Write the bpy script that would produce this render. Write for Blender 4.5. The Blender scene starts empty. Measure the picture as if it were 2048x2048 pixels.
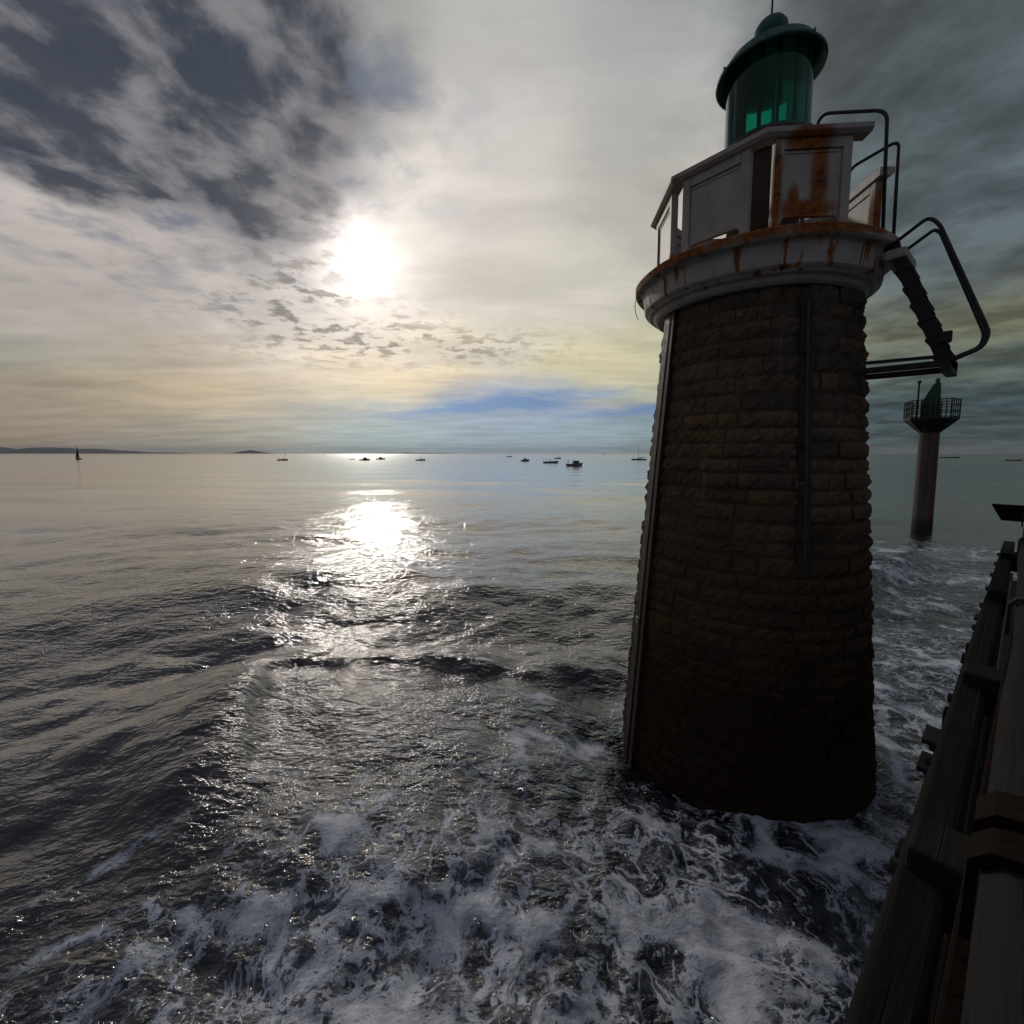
import bpy, bmesh, math, random
import numpy as np
from mathutils import Vector, Matrix
random.seed(7)
rng = np.random.default_rng(11)
R = math.radians
scene = bpy.context.scene
col = scene.collection
EYE = 4.8                       # camera height above the mean sea level, metres

# ------------------------------------------------------------------ camera
cam_data = bpy.data.cameras.new('camera')
cam = bpy.data.objects.new('camera', cam_data); col.objects.link(cam)
cam.location = (0, 0, EYE)
cam.rotation_euler = (R(90 - 5.0), 0, 0)
cam_data.sensor_width = 36
cam_data.lens = 36 * 870 / 2048
cam_data.shift_y = -(1024 - 983.1) / 2048
cam_data.clip_start = 0.05
cam_data.clip_end = 90000
scene.camera = cam
scene.view_settings.view_transform = 'Standard'
scene.view_settings.look = 'None'
scene.view_settings.gamma = 1
scene.view_settings.exposure = 0
scene.render.resolution_x = scene.render.resolution_y = 1024

# ------------------------------------------------------------------ node helpers
class NT:
    def __init__(s, tree): s.t = tree; s.n = tree.nodes; s.l = tree.links
    def new(s, typ, **kw):
        n = s.n.new(typ)
        for k, v in kw.items(): setattr(n, k, v)
        return n
    def put(s, sock, v):
        if v is None: return
        if hasattr(v, 'links'): s.l.new(v, sock)
        else: sock.default_value = v
    def m(s, op, a, b=None, c=None, clamp=False):
        n = s.new('ShaderNodeMath', operation=op, use_clamp=clamp)
        s.put(n.inputs[0], a); s.put(n.inputs[1], b); s.put(n.inputs[2], c)
        return n.outputs[0]
    def v(s, op, a, b=None, scale=None):
        n = s.new('ShaderNodeVectorMath', operation=op)
        s.put(n.inputs[0], a); s.put(n.inputs[1], b)
        if scale is not None: s.put(n.inputs['Scale'], scale)
        return n.outputs['Value'] if op in ('LENGTH', 'DISTANCE', 'DOT_PRODUCT') else n.outputs['Vector']
    def xyz(s, a):
        n = s.new('ShaderNodeSeparateXYZ'); s.put(n.inputs[0], a); return n.outputs
    def comb(s, x, y, z):
        n = s.new('ShaderNodeCombineXYZ')
        for i, q in enumerate((x, y, z)): s.put(n.inputs[i], q)
        return n.outputs[0]
    def noise(s, vec, scale=1, detail=4, rough=.5, dist=0, lac=2, out='Fac', typ=None):
        n = s.new('ShaderNodeTexNoise')
        if typ: n.noise_type = typ
        s.put(n.inputs['Vector'], vec); s.put(n.inputs['Scale'], scale); s.put(n.inputs['Detail'], detail)
        s.put(n.inputs['Roughness'], rough); s.put(n.inputs['Distortion'], dist); s.put(n.inputs['Lacunarity'], lac)
        return n.outputs[out]
    def voro(s, vec, scale=1, feature='F1', out='Distance', rand=1):
        n = s.new('ShaderNodeTexVoronoi', feature=feature)
        s.put(n.inputs['Vector'], vec); s.put(n.inputs['Scale'], scale); s.put(n.inputs['Randomness'], rand)
        return n.outputs[out]
    def rng(s, x, a, b, c=0, d=1, typ='SMOOTHSTEP'):
        n = s.new('ShaderNodeMapRange', interpolation_type=typ)
        for i, q in enumerate((x, a, b, c, d)): s.put(n.inputs[i], q)
        return n.outputs[0]
    def mix(s, f, a, b, blend='MIX'):
        n = s.new('ShaderNodeMix', data_type='RGBA', blend_type=blend)
        s.put(n.inputs[0], f)
        for i, q in ((6, a), (7, b)):
            if isinstance(q, tuple) and len(q) == 3: q = (*q, 1)
            s.put(n.inputs[i], q)
        return n.outputs[2]
    def bump(s, h, strength=.5, dist=.1, normal=None):
        n = s.new('ShaderNodeBump'); s.put(n.inputs['Height'], h); s.put(n.inputs['Strength'], strength)
        s.put(n.inputs['Distance'], dist); s.put(n.inputs['Normal'], normal)
        return n.outputs[0]

def col4(c): return (c[0], c[1], c[2], 1)

# ------------------------------------------------------------------ sky and sun
SUN_AZ, SUN_EL = -18.4, 22.0
world = bpy.data.worlds.new('World'); scene.world = world; world.use_nodes = True
world.node_tree.nodes.clear()
W = NT(world.node_tree)
wout = W.new('ShaderNodeOutputWorld'); bg = W.new('ShaderNodeBackground')
W.l.new(bg.outputs[0], wout.inputs[0]); bg.inputs[1].default_value = 0.1
sky = W.new('ShaderNodeTexSky', sky_type='NISHITA'); sky.sun_disc = False
sky.sun_elevation = R(SUN_EL); sky.sun_rotation = R(SUN_AZ); sky.air_density = 1; sky.dust_density = 2.5
D = W.v('NORMALIZE', W.new('ShaderNodeTexCoord').outputs['Generated'])
dx, dy, dz = W.xyz(D)
zc = W.m('ADD', W.m('MAXIMUM', dz, 0.0), 0.09)
P = W.comb(W.m('DIVIDE', dx, zc), W.m('DIVIDE', dy, zc), 0)          # the cloud deck seen in perspective
az = W.m('MULTIPLY', W.m('ARCTAN2', dx, dy), 180 / math.pi)
el = W.m('MULTIPLY', W.m('ARCSINE', dz), 180 / math.pi)
wn = W.noise(P, 0.9, 8, .62, out='Color')
wx, wy, wz = W.xyz(W.v('SUBTRACT', wn, (.5, .5, .5)))
elw = W.rng(el, 2, 26, 7, 22, 'LINEAR')
azw = W.m('ADD', az, W.m('MULTIPLY', wx, 20))
el2 = W.m('ADD', el, W.m('MULTIPLY', wy, elw))
# cloud brightness and tint by direction: (azimuth, elevation), radiance, reach in azimuth / elevation
FIELD = [((-45.5, 32.0), (0.216, 0.195, 0.216)), ((-39.4, 32.7), (0.114, 0.12, 0.133)), ((-32.2, 35.1), (0.08, 0.084, 0.102)),
 ((-33.2, 27.5), (0.055, 0.066, 0.095)), ((-44.3, 25.0), (0.16, 0.15, 0.16)), ((-27, 25.7), (0.09, 0.10, 0.13)), ((-28, 31), (0.075, 0.085, 0.11)),
 ((-19.0, 37.2), (0.242, 0.238, 0.231)), ((-1.5, 39.8), (0.376, 0.366, 0.352)), ((16.3, 38.6), (0.296, 0.305, 0.305)),
 ((41.2, 33.0), (0.062, 0.074, 0.08)), ((35, 40), (.095, .108, .112)), ((50, 42), (.045, .053, .06)), ((44.9, 25.5), (0.058, 0.072, 0.084)), ((42.0, 21.5), (0.09, 0.112, 0.112)),
 ((16.7, 28.7), (0.376, 0.361, 0.328)), ((-1.5, 29.7), (0.527, 0.491, 0.456)), ((-30.1, 18.3), (0.456, 0.413, 0.376)),
 ((-45.5, 16.6), (0.37, 0.335, 0.31)), ((-4.7, 18.7), (0.552, 0.515, 0.445)), ((-47.3, 8.1), (0.25, 0.245, 0.205)),
 ((-47.6, 2.9), (0.26, 0.19, 0.135)), ((-35.2, 6.7), (0.52, 0.405, 0.26)), ((-37.6, 1.4), (0.262, 0.262, 0.223)),
 ((-14.2, 10.3), (0.70, 0.56, 0.34)), ((11.2, 11.6), (0.515, 0.468, 0.305)), 
 ((-16.7, 2.9), (0.34, 0.43, 0.44)), ((5.0, 2.4), (0.27, 0.35, 0.40)), ((-4, 5.5), (.30, .34, .42)), ((-26, 4.5), (.42, .39, .33)), ((41.4, 15.6), (0.054, 0.072, 0.093)),
 ((42.7, 11.9), (0.155, 0.155, 0.078)), ((46.8, 11.5), (0.10, 0.104, 0.06)), ((41.2, 7.1), (0.052, 0.078, 0.085)),
 ((46.7, 3.9), (0.032, 0.048, 0.054)), ((49.0, 0.3), (0.03, 0.043, 0.046)), ((40.9, 0.3), (0.043, 0.067, 0.064)),
 ((-18.6, 15.7), (0.68, 0.617, 0.552)), ((-15, 22), (0.62, 0.57, 0.52)), ((5, 22), (.50, .47, .41)), ((24, 14), (.36, .36, .27)), ((24, 3), (.18, .25, .26)),
 ((75, 10), (.04, .05, .055)), ((75, 35), (.07, .08, .085)), ((-75, 12), (.11, .10, .10)), ((-75, 35), (.10, .10, .11))]
REAR = (0.082, 0.085, 0.106)
acc = None; wsum = 0.006
accv = W.v('SCALE', (REAR[0], REAR[1], REAR[2]), scale=0.006)
for (a_, e_), c_ in FIELD:
    low = e_ < 13
    sa, se = (9.0, 3.6) if low else (8.5, 6.5)
    if abs(a_) > 60: sa, se = 14, 12
    qa = W.m('DIVIDE', W.m('SUBTRACT', azw, a_), sa); qe = W.m('DIVIDE', W.m('SUBTRACT', el2, e_), se)
    w = W.m('EXPONENT', W.m('MULTIPLY', W.m('ADD', W.m('MULTIPLY', qa, qa), W.m('MULTIPLY', qe, qe)), -1.0))
    accv = W.v('ADD', accv, W.v('SCALE', c_, scale=w)); wsum = W.m('ADD', w, wsum)
field = W.v('SCALE', accv, scale=W.m('DIVIDE', 1.0, wsum))
def gauss(a0, e0, sa, se, A=az, E_=el):
    qa = W.m('DIVIDE', W.m('SUBTRACT', A, a0), sa); qe = W.m('DIVIDE', W.m('SUBTRACT', E_, e0), se)
    return W.m('EXPONENT', W.m('MULTIPLY', W.m('ADD', W.m('MULTIPLY', qa, qa), W.m('MULTIPLY', qe, qe)), -1.0))
# broken cloud texture: large torn masses, altocumulus flakes by the sun, thin streaks low down
n1 = W.m('ADD', W.m('ADD', W.m('MULTIPLY', W.noise(P, 4.6, 9, .66, .1), .62), W.m('MULTIPLY', W.noise(P, 1.6, 3, .5), .25)), W.m('MULTIPLY', W.voro(W.v('ADD', W.v('SCALE', P, scale=6.5), W.v('SCALE', W.noise(P, 5, 5, .6, out='Color'), scale=1.5)), 1.0, 'SMOOTH_F1'), .34))
n2 = W.noise(P, 8.5, 6, .62, .2)
n3 = W.noise(W.v('MULTIPLY', P, (.8, 2.0, 1)), 1.3, 7, .6, .25)
mass = W.m('ADD', gauss(-36, 29, 15, 11), gauss(-20, 35, 12, 8), clamp=True)
mass = W.m('ADD', mass, gauss(-46, 26, 9, 7), clamp=True)
t1 = W.rng(n1, .44, .64, .78, 1.35)
f1 = W.m('ADD', 1.0, W.m('MULTIPLY', mass, W.m('SUBTRACT', t1, 1.0)))
flake = W.m('MULTIPLY', W.m('ADD', gauss(-25, 17, 9, 5), gauss(-12, 13.5, 16, 2.6), clamp=True), W.rng(W.noise(P, 2.2, 3), .38, .52))
f2 = W.m('SUBTRACT', 1.0, W.m('MULTIPLY', flake, W.rng(n2, .47, .60, 0, .55)))
thin = W.rng(n3, .32, .68, .86, 1.14, 'LINEAR')
f = W.m('MULTIPLY', W.m('MULTIPLY', f1, f2), thin)
field = W.v('SCALE', field, scale=f)
field = W.v('MULTIPLY', field, W.mix(W.m('MULTIPLY', mass, W.rng(n1, .60, .42)), (1, 1, 1), (.80, .92, 1.18)))
mm = None
for q_ in ((-37, 30.5, 11, 6.0), (-28, 27, 5.5, 3.6), (-27, 38, 10, 6), (-45, 26.5, 6, 4)):
    g_ = gauss(*q_); mm = g_ if mm is None else W.m('ADD', mm, g_)
nv = W.noise(W.v('MULTIPLY', P, (1.15, 1, 1)), 5.2, 8, .60, .25)
nbig = W.noise(P, 2.0, 6, .6)
mm = W.m('ADD', W.m('MINIMUM', mm, 1.0), W.m('MULTIPLY', W.rng(mm, .06, .45), W.m('ADD', W.m('MULTIPLY', W.m('SUBTRACT', n1, .52), 1.8), W.m('MULTIPLY', W.m('SUBTRACT', nbig, .5), 1.2))))
M_ = W.rng(mm, .22, .62)
puff = W.voro(W.v('ADD', W.v('SCALE', P, scale=8.5), W.v('SCALE', W.noise(P, 6, 4, .6, out='Color'), scale=1.3)), 1.0, 'SMOOTH_F1')
nv = W.m('ADD', W.m('MULTIPLY', nv, .75), W.m('MULTIPLY', puff, .38))
vein = W.rng(W.m('ADD', nv, W.m('MULTIPLY', W.m('SUBTRACT', az, -36), .0035)), .455, .72)
cloudc = W.mix(vein, (.036, .044, .060), (.19, .182, .19))
field = W.mix(W.m('MULTIPLY', M_, .95), field, cloudc)
rt = W.rng(az, 12, 34)
field = W.v('SCALE', field, scale=W.m('ADD', 1.0, W.m('MULTIPLY', rt, W.rng(W.m('ADD', W.m('MULTIPLY', nbig, .6), W.m('MULTIPLY', W.noise(P, 3.3, 6, .6), .4)), .38, .64, -.38, .45))))
# clear gap low over the horizon: blue sky seen between two cloud sheets
elg = W.m('ADD', el, W.m('MULTIPLY', wy, 5)); 
elg = W.m('SUBTRACT', elg, W.m('MULTIPLY', az, 0.07))
gap = W.m('MULTIPLY', W.m('ADD', gauss(-3, 6.2, 13, .9, azw, elg), W.m('MULTIPLY', gauss(17, 4.2, 10, 1.0, azw, elg), .8), clamp=True), W.rng(n3, .3, .5, .35, 1))
gapc = W.m('MULTIPLY', gap, 1.25, clamp=True)
clear = W.v('MULTIPLY', W.v('SCALE', sky.outputs[0], scale=0.1), (.3, .5, .9))
clear = W.v('ADD', W.v('SCALE', clear, scale=.08), (.105, .165, .30))
base = W.mix(gapc, field, clear)
# sun behind thin cloud: blown core and a wide aureole
sd = Vector((math.sin(R(SUN_AZ)) * math.cos(R(SUN_EL)), math.cos(R(SUN_AZ)) * math.cos(R(SUN_EL)), math.sin(R(SUN_EL))))
ang = W.m('MULTIPLY', W.m('ARCCOSINE', W.m('MINIMUM', W.v('DOT_PRODUCT', D, tuple(sd)), 1.0)), 180 / math.pi)
angn = W.m('ADD', ang, W.m('MULTIPLY', W.rng(n2, .4, .65, -.6, 1.3), W.rng(W.m('SUBTRACT', 24, az), 36, 44, .5, 1)))
core = W.m('EXPONENT', W.m('MULTIPLY', W.m('POWER', W.m('DIVIDE', W.m('MAXIMUM', angn, 0), 3.0), 1.7), -1.0))
aur = W.m('EXPONENT', W.m('MULTIPLY', W.m('POWER', W.m('DIVIDE', ang, 8.0), 2.0), -1.0))
glow = W.v('ADD', W.v('SCALE', (1.15, 1.06, 1.0), scale=core), W.v('SCALE', (.26, .225, .20), scale=W.m('MULTIPLY', aur, f2)))
total = W.v('ADD', W.v('SCALE', base, scale=1.3), glow)
# below the horizon: dim
total = W.v('SCALE', total, scale=10.0)
W.l.new(total, bg.inputs[0])
world.cycles.sampling_method = 'MANUAL'; world.cycles.sample_map_resolution = 1024

sl = bpy.data.lights.new('sun', 'SUN'); so = bpy.data.objects.new('sun', sl); col.objects.link(so)
sl.energy = .5; sl.angle = R(3.0); sl.color = (1, .93, .84)
so.rotation_euler = (-sd).to_track_quat('-Z', 'Y').to_euler()
so.location = (0, 0, 60)

# ------------------------------------------------------------------ object helpers
def link(name, me, mat=None, parent=None, smooth=False):
    o = bpy.data.objects.new(name, me); col.objects.link(o)
    if mat: me.materials.append(mat)
    if smooth: me.polygons.foreach_set('use_smooth', [True] * len(me.polygons))
    if parent: o.parent = parent
    return o
def obj(name, bm, mat, parent=None, smooth=False):
    me = bpy.data.meshes.new(name); bm.normal_update(); bm.to_mesh(me); bm.free()
    return link(name, me, mat, parent, smooth)
def empty(name, loc=(0, 0, 0), rz=0):
    o = bpy.data.objects.new(name, None); col.objects.link(o); o.location = loc; o.rotation_euler = (0, 0, rz)
    o.empty_display_size = .3
    return o
def tag(o, label=None, cat=None, group=None, kind=None):
    for k, q in (('label', label), ('category', cat), ('group', group), ('kind', kind)):
        if q: o[k] = q
    return o
def box(bm, c, s, rot=None, bev=0):
    g = bmesh.ops.create_cube(bm, size=1)
    M = Matrix.Translation(Vector(c)) @ (rot.to_4x4() if rot else Matrix.Identity(4)) @ Matrix.Diagonal((*s, 1))
    bmesh.ops.transform(bm, matrix=M, verts=g['verts'])
    if bev:
        es = list({e for v in g['verts'] for e in v.link_edges})
        bmesh.ops.bevel(bm, geom=es, offset=bev, segments=2, affect='EDGES', profile=.5)
def frame(p, q, up=(0, 0, 1)):
    z = (Vector(q) - Vector(p)).normalized(); u = Vector(up)
    if abs(z.dot(u)) > .99: u = Vector((1, 0, 0))
    x = u.cross(z).normalized(); y = z.cross(x)
    return Matrix((x, y, z)).transposed()
def bar(bm, p, q, w, h, bev=0, up=(0, 0, 1)):
    """box beam from p to q, w across, h along 'up'"""
    p, q = Vector(p), Vector(q)
    box(bm, (p + q) / 2, (w, h, (q - p).length), frame(p, q, up), bev)
def tube(bm, pts, r, n=10, closed=False):
    pts = [Vector(p) for p in pts]; rings = []
    rs = r if isinstance(r, (list, tuple)) else [r] * len(pts)
    up = None
    for i, p in enumerate(pts):
        a = pts[max(i - 1, 0)]; b = pts[min(i + 1, len(pts) - 1)]
        if closed: a = pts[i - 1]; b = pts[(i + 1) % len(pts)]
        t = (b - a).normalized()
        if up is None:
            up = Vector((0, 0, 1)) if abs(t.z) < .9 else Vector((1, 0, 0))
        x = up.cross(t).normalized(); y = t.cross(x).normalized(); up = y
        rings.append([bm.verts.new(p + x * rs[i] * math.cos(2 * math.pi * k / n) + y * rs[i] * math.sin(2 * math.pi * k / n)) for k in range(n)])
    m = len(rings)
    for i in range(m if closed else m - 1):
        A, B = rings[i], rings[(i + 1) % m]
        for k in range(n): bm.faces.new((A[k], A[(k + 1) % n], B[(k + 1) % n], B[k]))
    if not closed: bm.faces.new(rings[0][::-1]); bm.faces.new(rings[-1])
def rounded(pts, rad=.1, n=6):
    pts = [Vector(p) for p in pts]; out = [pts[0]]
    for i in range(1, len(pts) - 1):
        a, b, c = pts[i - 1], pts[i], pts[i + 1]
        r = min(rad, (a - b).length * .45, (c - b).length * .45)
        p0 = b + (a - b).normalized() * r; p1 = b + (c - b).normalized() * r
        for k in range(n + 1):
            t = k / n; out.append(p0 * (1 - t) ** 2 + b * 2 * t * (1 - t) + p1 * t * t)
    out.append(pts[-1]); return out
def lathe(bm, prof, n=48, c=(0, 0), cap=False, wob=None):
    rings = []
    for r, z in prof:
        rings.append([bm.verts.new((c[0] + r * math.cos(2 * math.pi * k / n), c[1] + r * math.sin(2 * math.pi * k / n), z)) for k in range(n)])
    for A, B in zip(rings, rings[1:]):
        for k in range(n): bm.faces.new((A[k], A[(k + 1) % n], B[(k + 1) % n], B[k]))
    if cap: bm.faces.new(rings[0][::-1]); bm.faces.new(rings[-1])

# ------------------------------------------------------------------ materials
def mat(name):
    m = bpy.data.materials.new(name); m.use_nodes = True; t = NT(m.node_tree)
    return m, t, m.node_tree.nodes['Principled BSDF']
def pos(t): return t.new('ShaderNodeNewGeometry').outputs['Position']
def simple(name, c, rough=.6, metal=0, var=.25, scale=6, bump=.0, spec=.5):
    m, t, b = mat(name); p = t.new('ShaderNodeTexCoord').outputs['Object']
    n = t.noise(p, scale, 5, .6)
    t.put(b.inputs['Base Color'], t.mix(t.rng(n, .3, .7), tuple(x * (1 - var) for x in c), tuple(min(1, x * (1 + var)) for x in c)))
    t.put(b.inputs['Roughness'], t.rng(n, .3, .7, rough * .85, min(1, rough * 1.1)))
    b.inputs['Metallic'].default_value = metal; b.inputs['Specular IOR Level'].default_value = spec
    if bump: t.put(b.inputs['Normal'], t.bump(t.noise(p, scale * 5, 5, .65), bump, .02))
    return m
M_dark = simple('dark galvanised steel', (.045, .05, .058), .5, .5, .3, 9)
M_steel = simple('weathered dark steel', (.03, .028, .027), .6, .3, .4, 14, .2)
M_green = simple('green painted metal', (.008, .11, .085), .42, 0, .35, 5, .1)
M_daymark = simple('dark green daymark panel', (.006, .05, .022), .5, 0, .2, 3)
M_conduit = simple('painted conduit', (.04, .032, .028), .6, 0, .25, 8, .15)
M_conduit2 = simple('oxide red cable channel', (.05, .016, .013), .6, 0, .3, 8, .15)
M_pipe = simple('grey plastic pipe', (.055, .055, .052), .5, 0, .2, 5)
M_gull = simple('grey fitting', (.14, .13, .11), .6, 0, .2, 7)
M_plate = simple('white enamel plate', (.75, .75, .74), .35, 0, .05, 5)
M_ink = simple('dark ink', (.03, .03, .04), .5, 0, .05, 5)

def stone_mat():
    m, t, b = mat('rusticated sandstone'); p = pos(t); z = t.xyz(p)[2]
    at = t.new('ShaderNodeAttribute'); at.attribute_name = 'tint'
    r = at.outputs['Fac']
    ramp = t.new('ShaderNodeValToRGB'); t.l.new(r, ramp.inputs[0])
    els = ramp.color_ramp.elements
    els[0].position = 0; els[0].color = (.12, .11, .095, 1); els[1].position = 1; els[1].color = (.25, .185, .11, 1)
    for q, c in ((.35, (.16, .15, .135)), (.6, (.20, .175, .14)), (.8, (.155, .13, .125))):
        e = els.new(q); e.color = col4(c)
    n = t.noise(p, 9, 6, .65); n2 = t.noise(t.v('MULTIPLY', p, (1, 1, 2.5)), 1.6, 4, .6)
    c = t.mix(t.rng(n, .35, .7), ramp.outputs[0], t.mix(.5, ramp.outputs[0], (.06, .055, .05)))
    c = t.mix(t.rng(n2, .45, .65, 0, .5), c, (.07, .065, .06))
    # lime and iron runs
    st = t.noise(t.v('MULTIPLY', p, (5, 5, .35)), 1.5, 5, .6)
    c = t.mix(t.rng(st, .60, .72, 0, .35), c, (.30, .29, .26))
    # ochre blocks lower down, then weed and wet stone in the tide range
    zz = t.m('ADD', z, t.m('MULTIPLY', t.m('SUBTRACT', t.noise(p, 1.1, 5, .6), .5), 2.2))
    c = t.mix(t.rng(zz, 4.9, 2.9, 0, .6), c, t.mix(t.rng(n2, .4, .6), (.085, .05, .018), (.06, .045, .04)))
    wet = t.rng(zz, 2.6, 1.2)
    c = t.mix(wet, c, t.mix(t.rng(n, .4, .6), (.044, .025, .019), (.032, .030, .018)))
    c = t.mix(1.0, c, (.98, .86, .69), 'MULTIPLY')
    t.put(b.inputs['Base Color'], c)
    t.put(b.inputs['Roughness'], t.rng(wet, 0, 1, .9, .8)); b.inputs['Specular IOR Level'].default_value = .15
    t.put(b.inputs['Normal'], t.bump(t.m('ADD', t.noise(p, 14, 8, .7), t.m('MULTIPLY', t.noise(p, 60, 4, .6), .25)), .8, .03))
    return m
M_stone = stone_mat()
M_mortar = simple('dark mortar', (.07, .062, .054), .95, 0, .3, 10, .4)

def white_mat():
    """chalky white paint, grey grime and rust runs round fixings"""
    m, t, b = mat('rust stained white paint'); p = pos(t); x, y, z = t.xyz(p)
    n = t.noise(p, 3.5, 6, .65); fine = t.noise(p, 22, 5, .6)
    streak = t.noise(t.v('MULTIPLY', p, (7, 7, .7)), 1.0, 6, .62)
    c = t.mix(t.rng(n, .35, .68, 0, .55), (.53, .50, .445), (.35, .31, .25))
    c = t.mix(t.rng(streak, .52, .70, 0, .5), c, (.30, .24, .15))
    def spot(q, rx, rz):
        d = t.v('MULTIPLY', t.v('SUBTRACT', p, q), (1 / rx, 1 / rx, 1 / rz)); L = t.v('LENGTH', d)
        return t.rng(L, 1.25, .2)
    s = None
    for q, rx, rz in RUST:
        k = spot(q, rx, rz); s = k if s is None else t.m('MAXIMUM', s, k)
    # lip of the gallery slab
    lip = t.m('MULTIPLY', t.rng(z, 7.40, 7.44), t.rng(z, 7.60, 7.54))
    side = t.rng(t.noise(p, .9, 2), .42, .60)
    s = t.m('MAXIMUM', s, t.m('MULTIPLY', lip, t.rng(side, 0, 1, .45, .95)))
    band = t.m('MULTIPLY', t.rng(z, 7.02, 7.08), t.rng(z, 7.46, 7.40))
    s = t.m('MAXIMUM', s, t.m('MULTIPLY', band, t.rng(streak, .47, .64, 0, .85)))
    rr = t.rng(t.m('ADD', s, t.m('MULTIPLY', t.m('SUBTRACT', t.m('ADD', t.m('MULTIPLY', streak, .6), t.m('MULTIPLY', fine, .4)), .5), 1.3)), .25, .95)
    rc = t.mix(t.rng(fine, .35, .65), (.20, .050, .010), (.42, .15, .022))
    rc = t.mix(t.rng(t.noise(p, 6, 4), .55, .7), rc, (.11, .022, .010))
    c = t.mix(rr, c, rc)
    t.put(b.inputs['Base Color'], c); t.put(b.inputs['Roughness'], t.rng(rr, 0, 1, .5, .85))
    t.put(b.inputs['Normal'], t.bump(t.m('ADD', n, t.m('MULTIPLY', fine, .35)), .3, .02))
    return m

# ------------------------------------------------------------------ tower frame of reference
TX, TY = 3.88, 7.17
VD = Vector((.766, .643, 0))           # the pier runs this way
DD = Vector((.643, -.766, 0))          # from the tower across to the pier
def rad_at(z):
    return float(np.interp(z, [-2.5, 0, 4.8, 7.03, 8], [2.06, 1.89, 1.55, 1.375, 1.30]))
OCT = [R(18 + 45 * k) for k in range(8)]
PR = 1.58; PT = 8.78; PB = 7.53
def octv(k, r=PR, z=0): a = OCT[k % 8]; return Vector((r * math.cos(a), r * math.sin(a), z))
GC = Vector((-.08, -.01, 0))              # gallery slab sits a touch off the shaft's axis
# rust spots in world coordinates
def onedge(k, t, z, r=PR):
    q = octv(k, r).lerp(octv(k + 1, r), t); return (TX + q.x, TY + q.y, z)
# panel facing the camera right of centre is edge 243->288 = vertices 5,6
RUST = [(onedge(5, .42, 8.66), .42, .20), (onedge(5, .12, 8.1), .10, .9), (onedge(5, .55, 8.2), .17, .85), (onedge(5, .42, 7.86), .52, .19),
        (onedge(5, .08, 7.6), .22, .25), (onedge(4, .12, 7.58), .25, .16), (onedge(4, .5, 7.60), .35, .10), (onedge(5, .4, 7.5, 1.75), .60, .14),
        (onedge(4, .08, 7.5, 1.75), .45, .12), (onedge(5, .95, 7.5, 1.75), .35, .1), (onedge(7, .1, 8.2), .22, .7), (onedge(3, .85, 7.6), .2, .3), (onedge(5, .30, 7.95), .12, .35)]
M_white = white_mat()

lighthouse = empty('lighthouse', (TX, TY, 0))
tag(lighthouse, 'tall round stone lighthouse with rust stained white gallery and green glass lantern', 'lighthouse')

# masonry shaft: every block is modelled with a bulging, broken face
def masonry():
    V, F_, T = [], [], []
    zc = -2.2; row = 0
    while zc < 7.02:
        hgt = min(.175 + .09 * rng.random(), 7.03 - zc)
        if 7.03 - zc - hgt < .08: hgt = 7.03 - zc
        rad = rad_at(zc + hgt / 2)
        a = rng.random() * .5; a0 = a
        cuts = [a]
        while True:
            step = (.26 + .50 * rng.random() ** 1.2) / rad
            if a + step > a0 + 2 * math.pi - .14: break
            a += step; cuts.append(a)
        cuts.append(a0 + 2 * math.pi)
        gj = .008
        for c0, c1 in zip(cuts, cuts[1:]):
            w = (c1 - c0) * rad
            nu = max(4, int(w / .055)); nv = 5
            tint = rng.random(); off = (rng.random() - .5) * .026
            ph = rng.random(4) * 6.28; amp = .007 + .010 * rng.random()
            base = len(V); pil = .013 + .014 * rng.random()
            for j in range(nv + 1):
                v = j / nv
                for i in range(nu + 1):
                    u = i / nu
                    edge = min(u * w, (1 - u) * w, v * hgt, (1 - v) * hgt)
                    bulge = pil * (1 - math.exp(-edge / .030)) + pil * .6 * math.sin(math.pi * v)
                    if 0 < i < nu and 0 < j < nv:
                        bulge += amp * (math.sin(9 * u * w / .3 + ph[0]) * math.sin(5 * v + ph[1]) + .6 * math.sin(17 * u * w / .3 + 7 * v + ph[2])) + .006 * rng.normal()
                    th = c0 + gj / rad + u * (c1 - c0 - 2 * gj / rad)
                    z = zc + gj * .8 + v * (hgt - 1.6 * gj)
                    rr = rad_at(z) - .045 + off + bulge
                    V.append((rr * math.cos(th), rr * math.sin(th), z)); T.append(tint)
            for j in range(nv):
                for i in range(nu):
                    k = base + j * (nu + 1) + i
                    F_.append((k, k + 1, k + nu + 2, k + nu + 1))
        zc += hgt; row += 1
    me = bpy.data.meshes.new('masonry_shaft'); me.from_pydata(V, [], F_)
    at = me.attributes.new('tint', 'FLOAT', 'POINT'); at.data.foreach_set('value', np.array(T, dtype=np.float32))
    me.update(); return me
shaft = link('masonry_shaft', masonry(), M_stone, lighthouse)
bm = bmesh.new(); lathe(bm, [(rad_at(z) - .042, z) for z in np.linspace(-2.2, 7.05, 12)], 64, cap=True)
obj('mortar_core', bm, M_stone, lighthouse, True)

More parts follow.
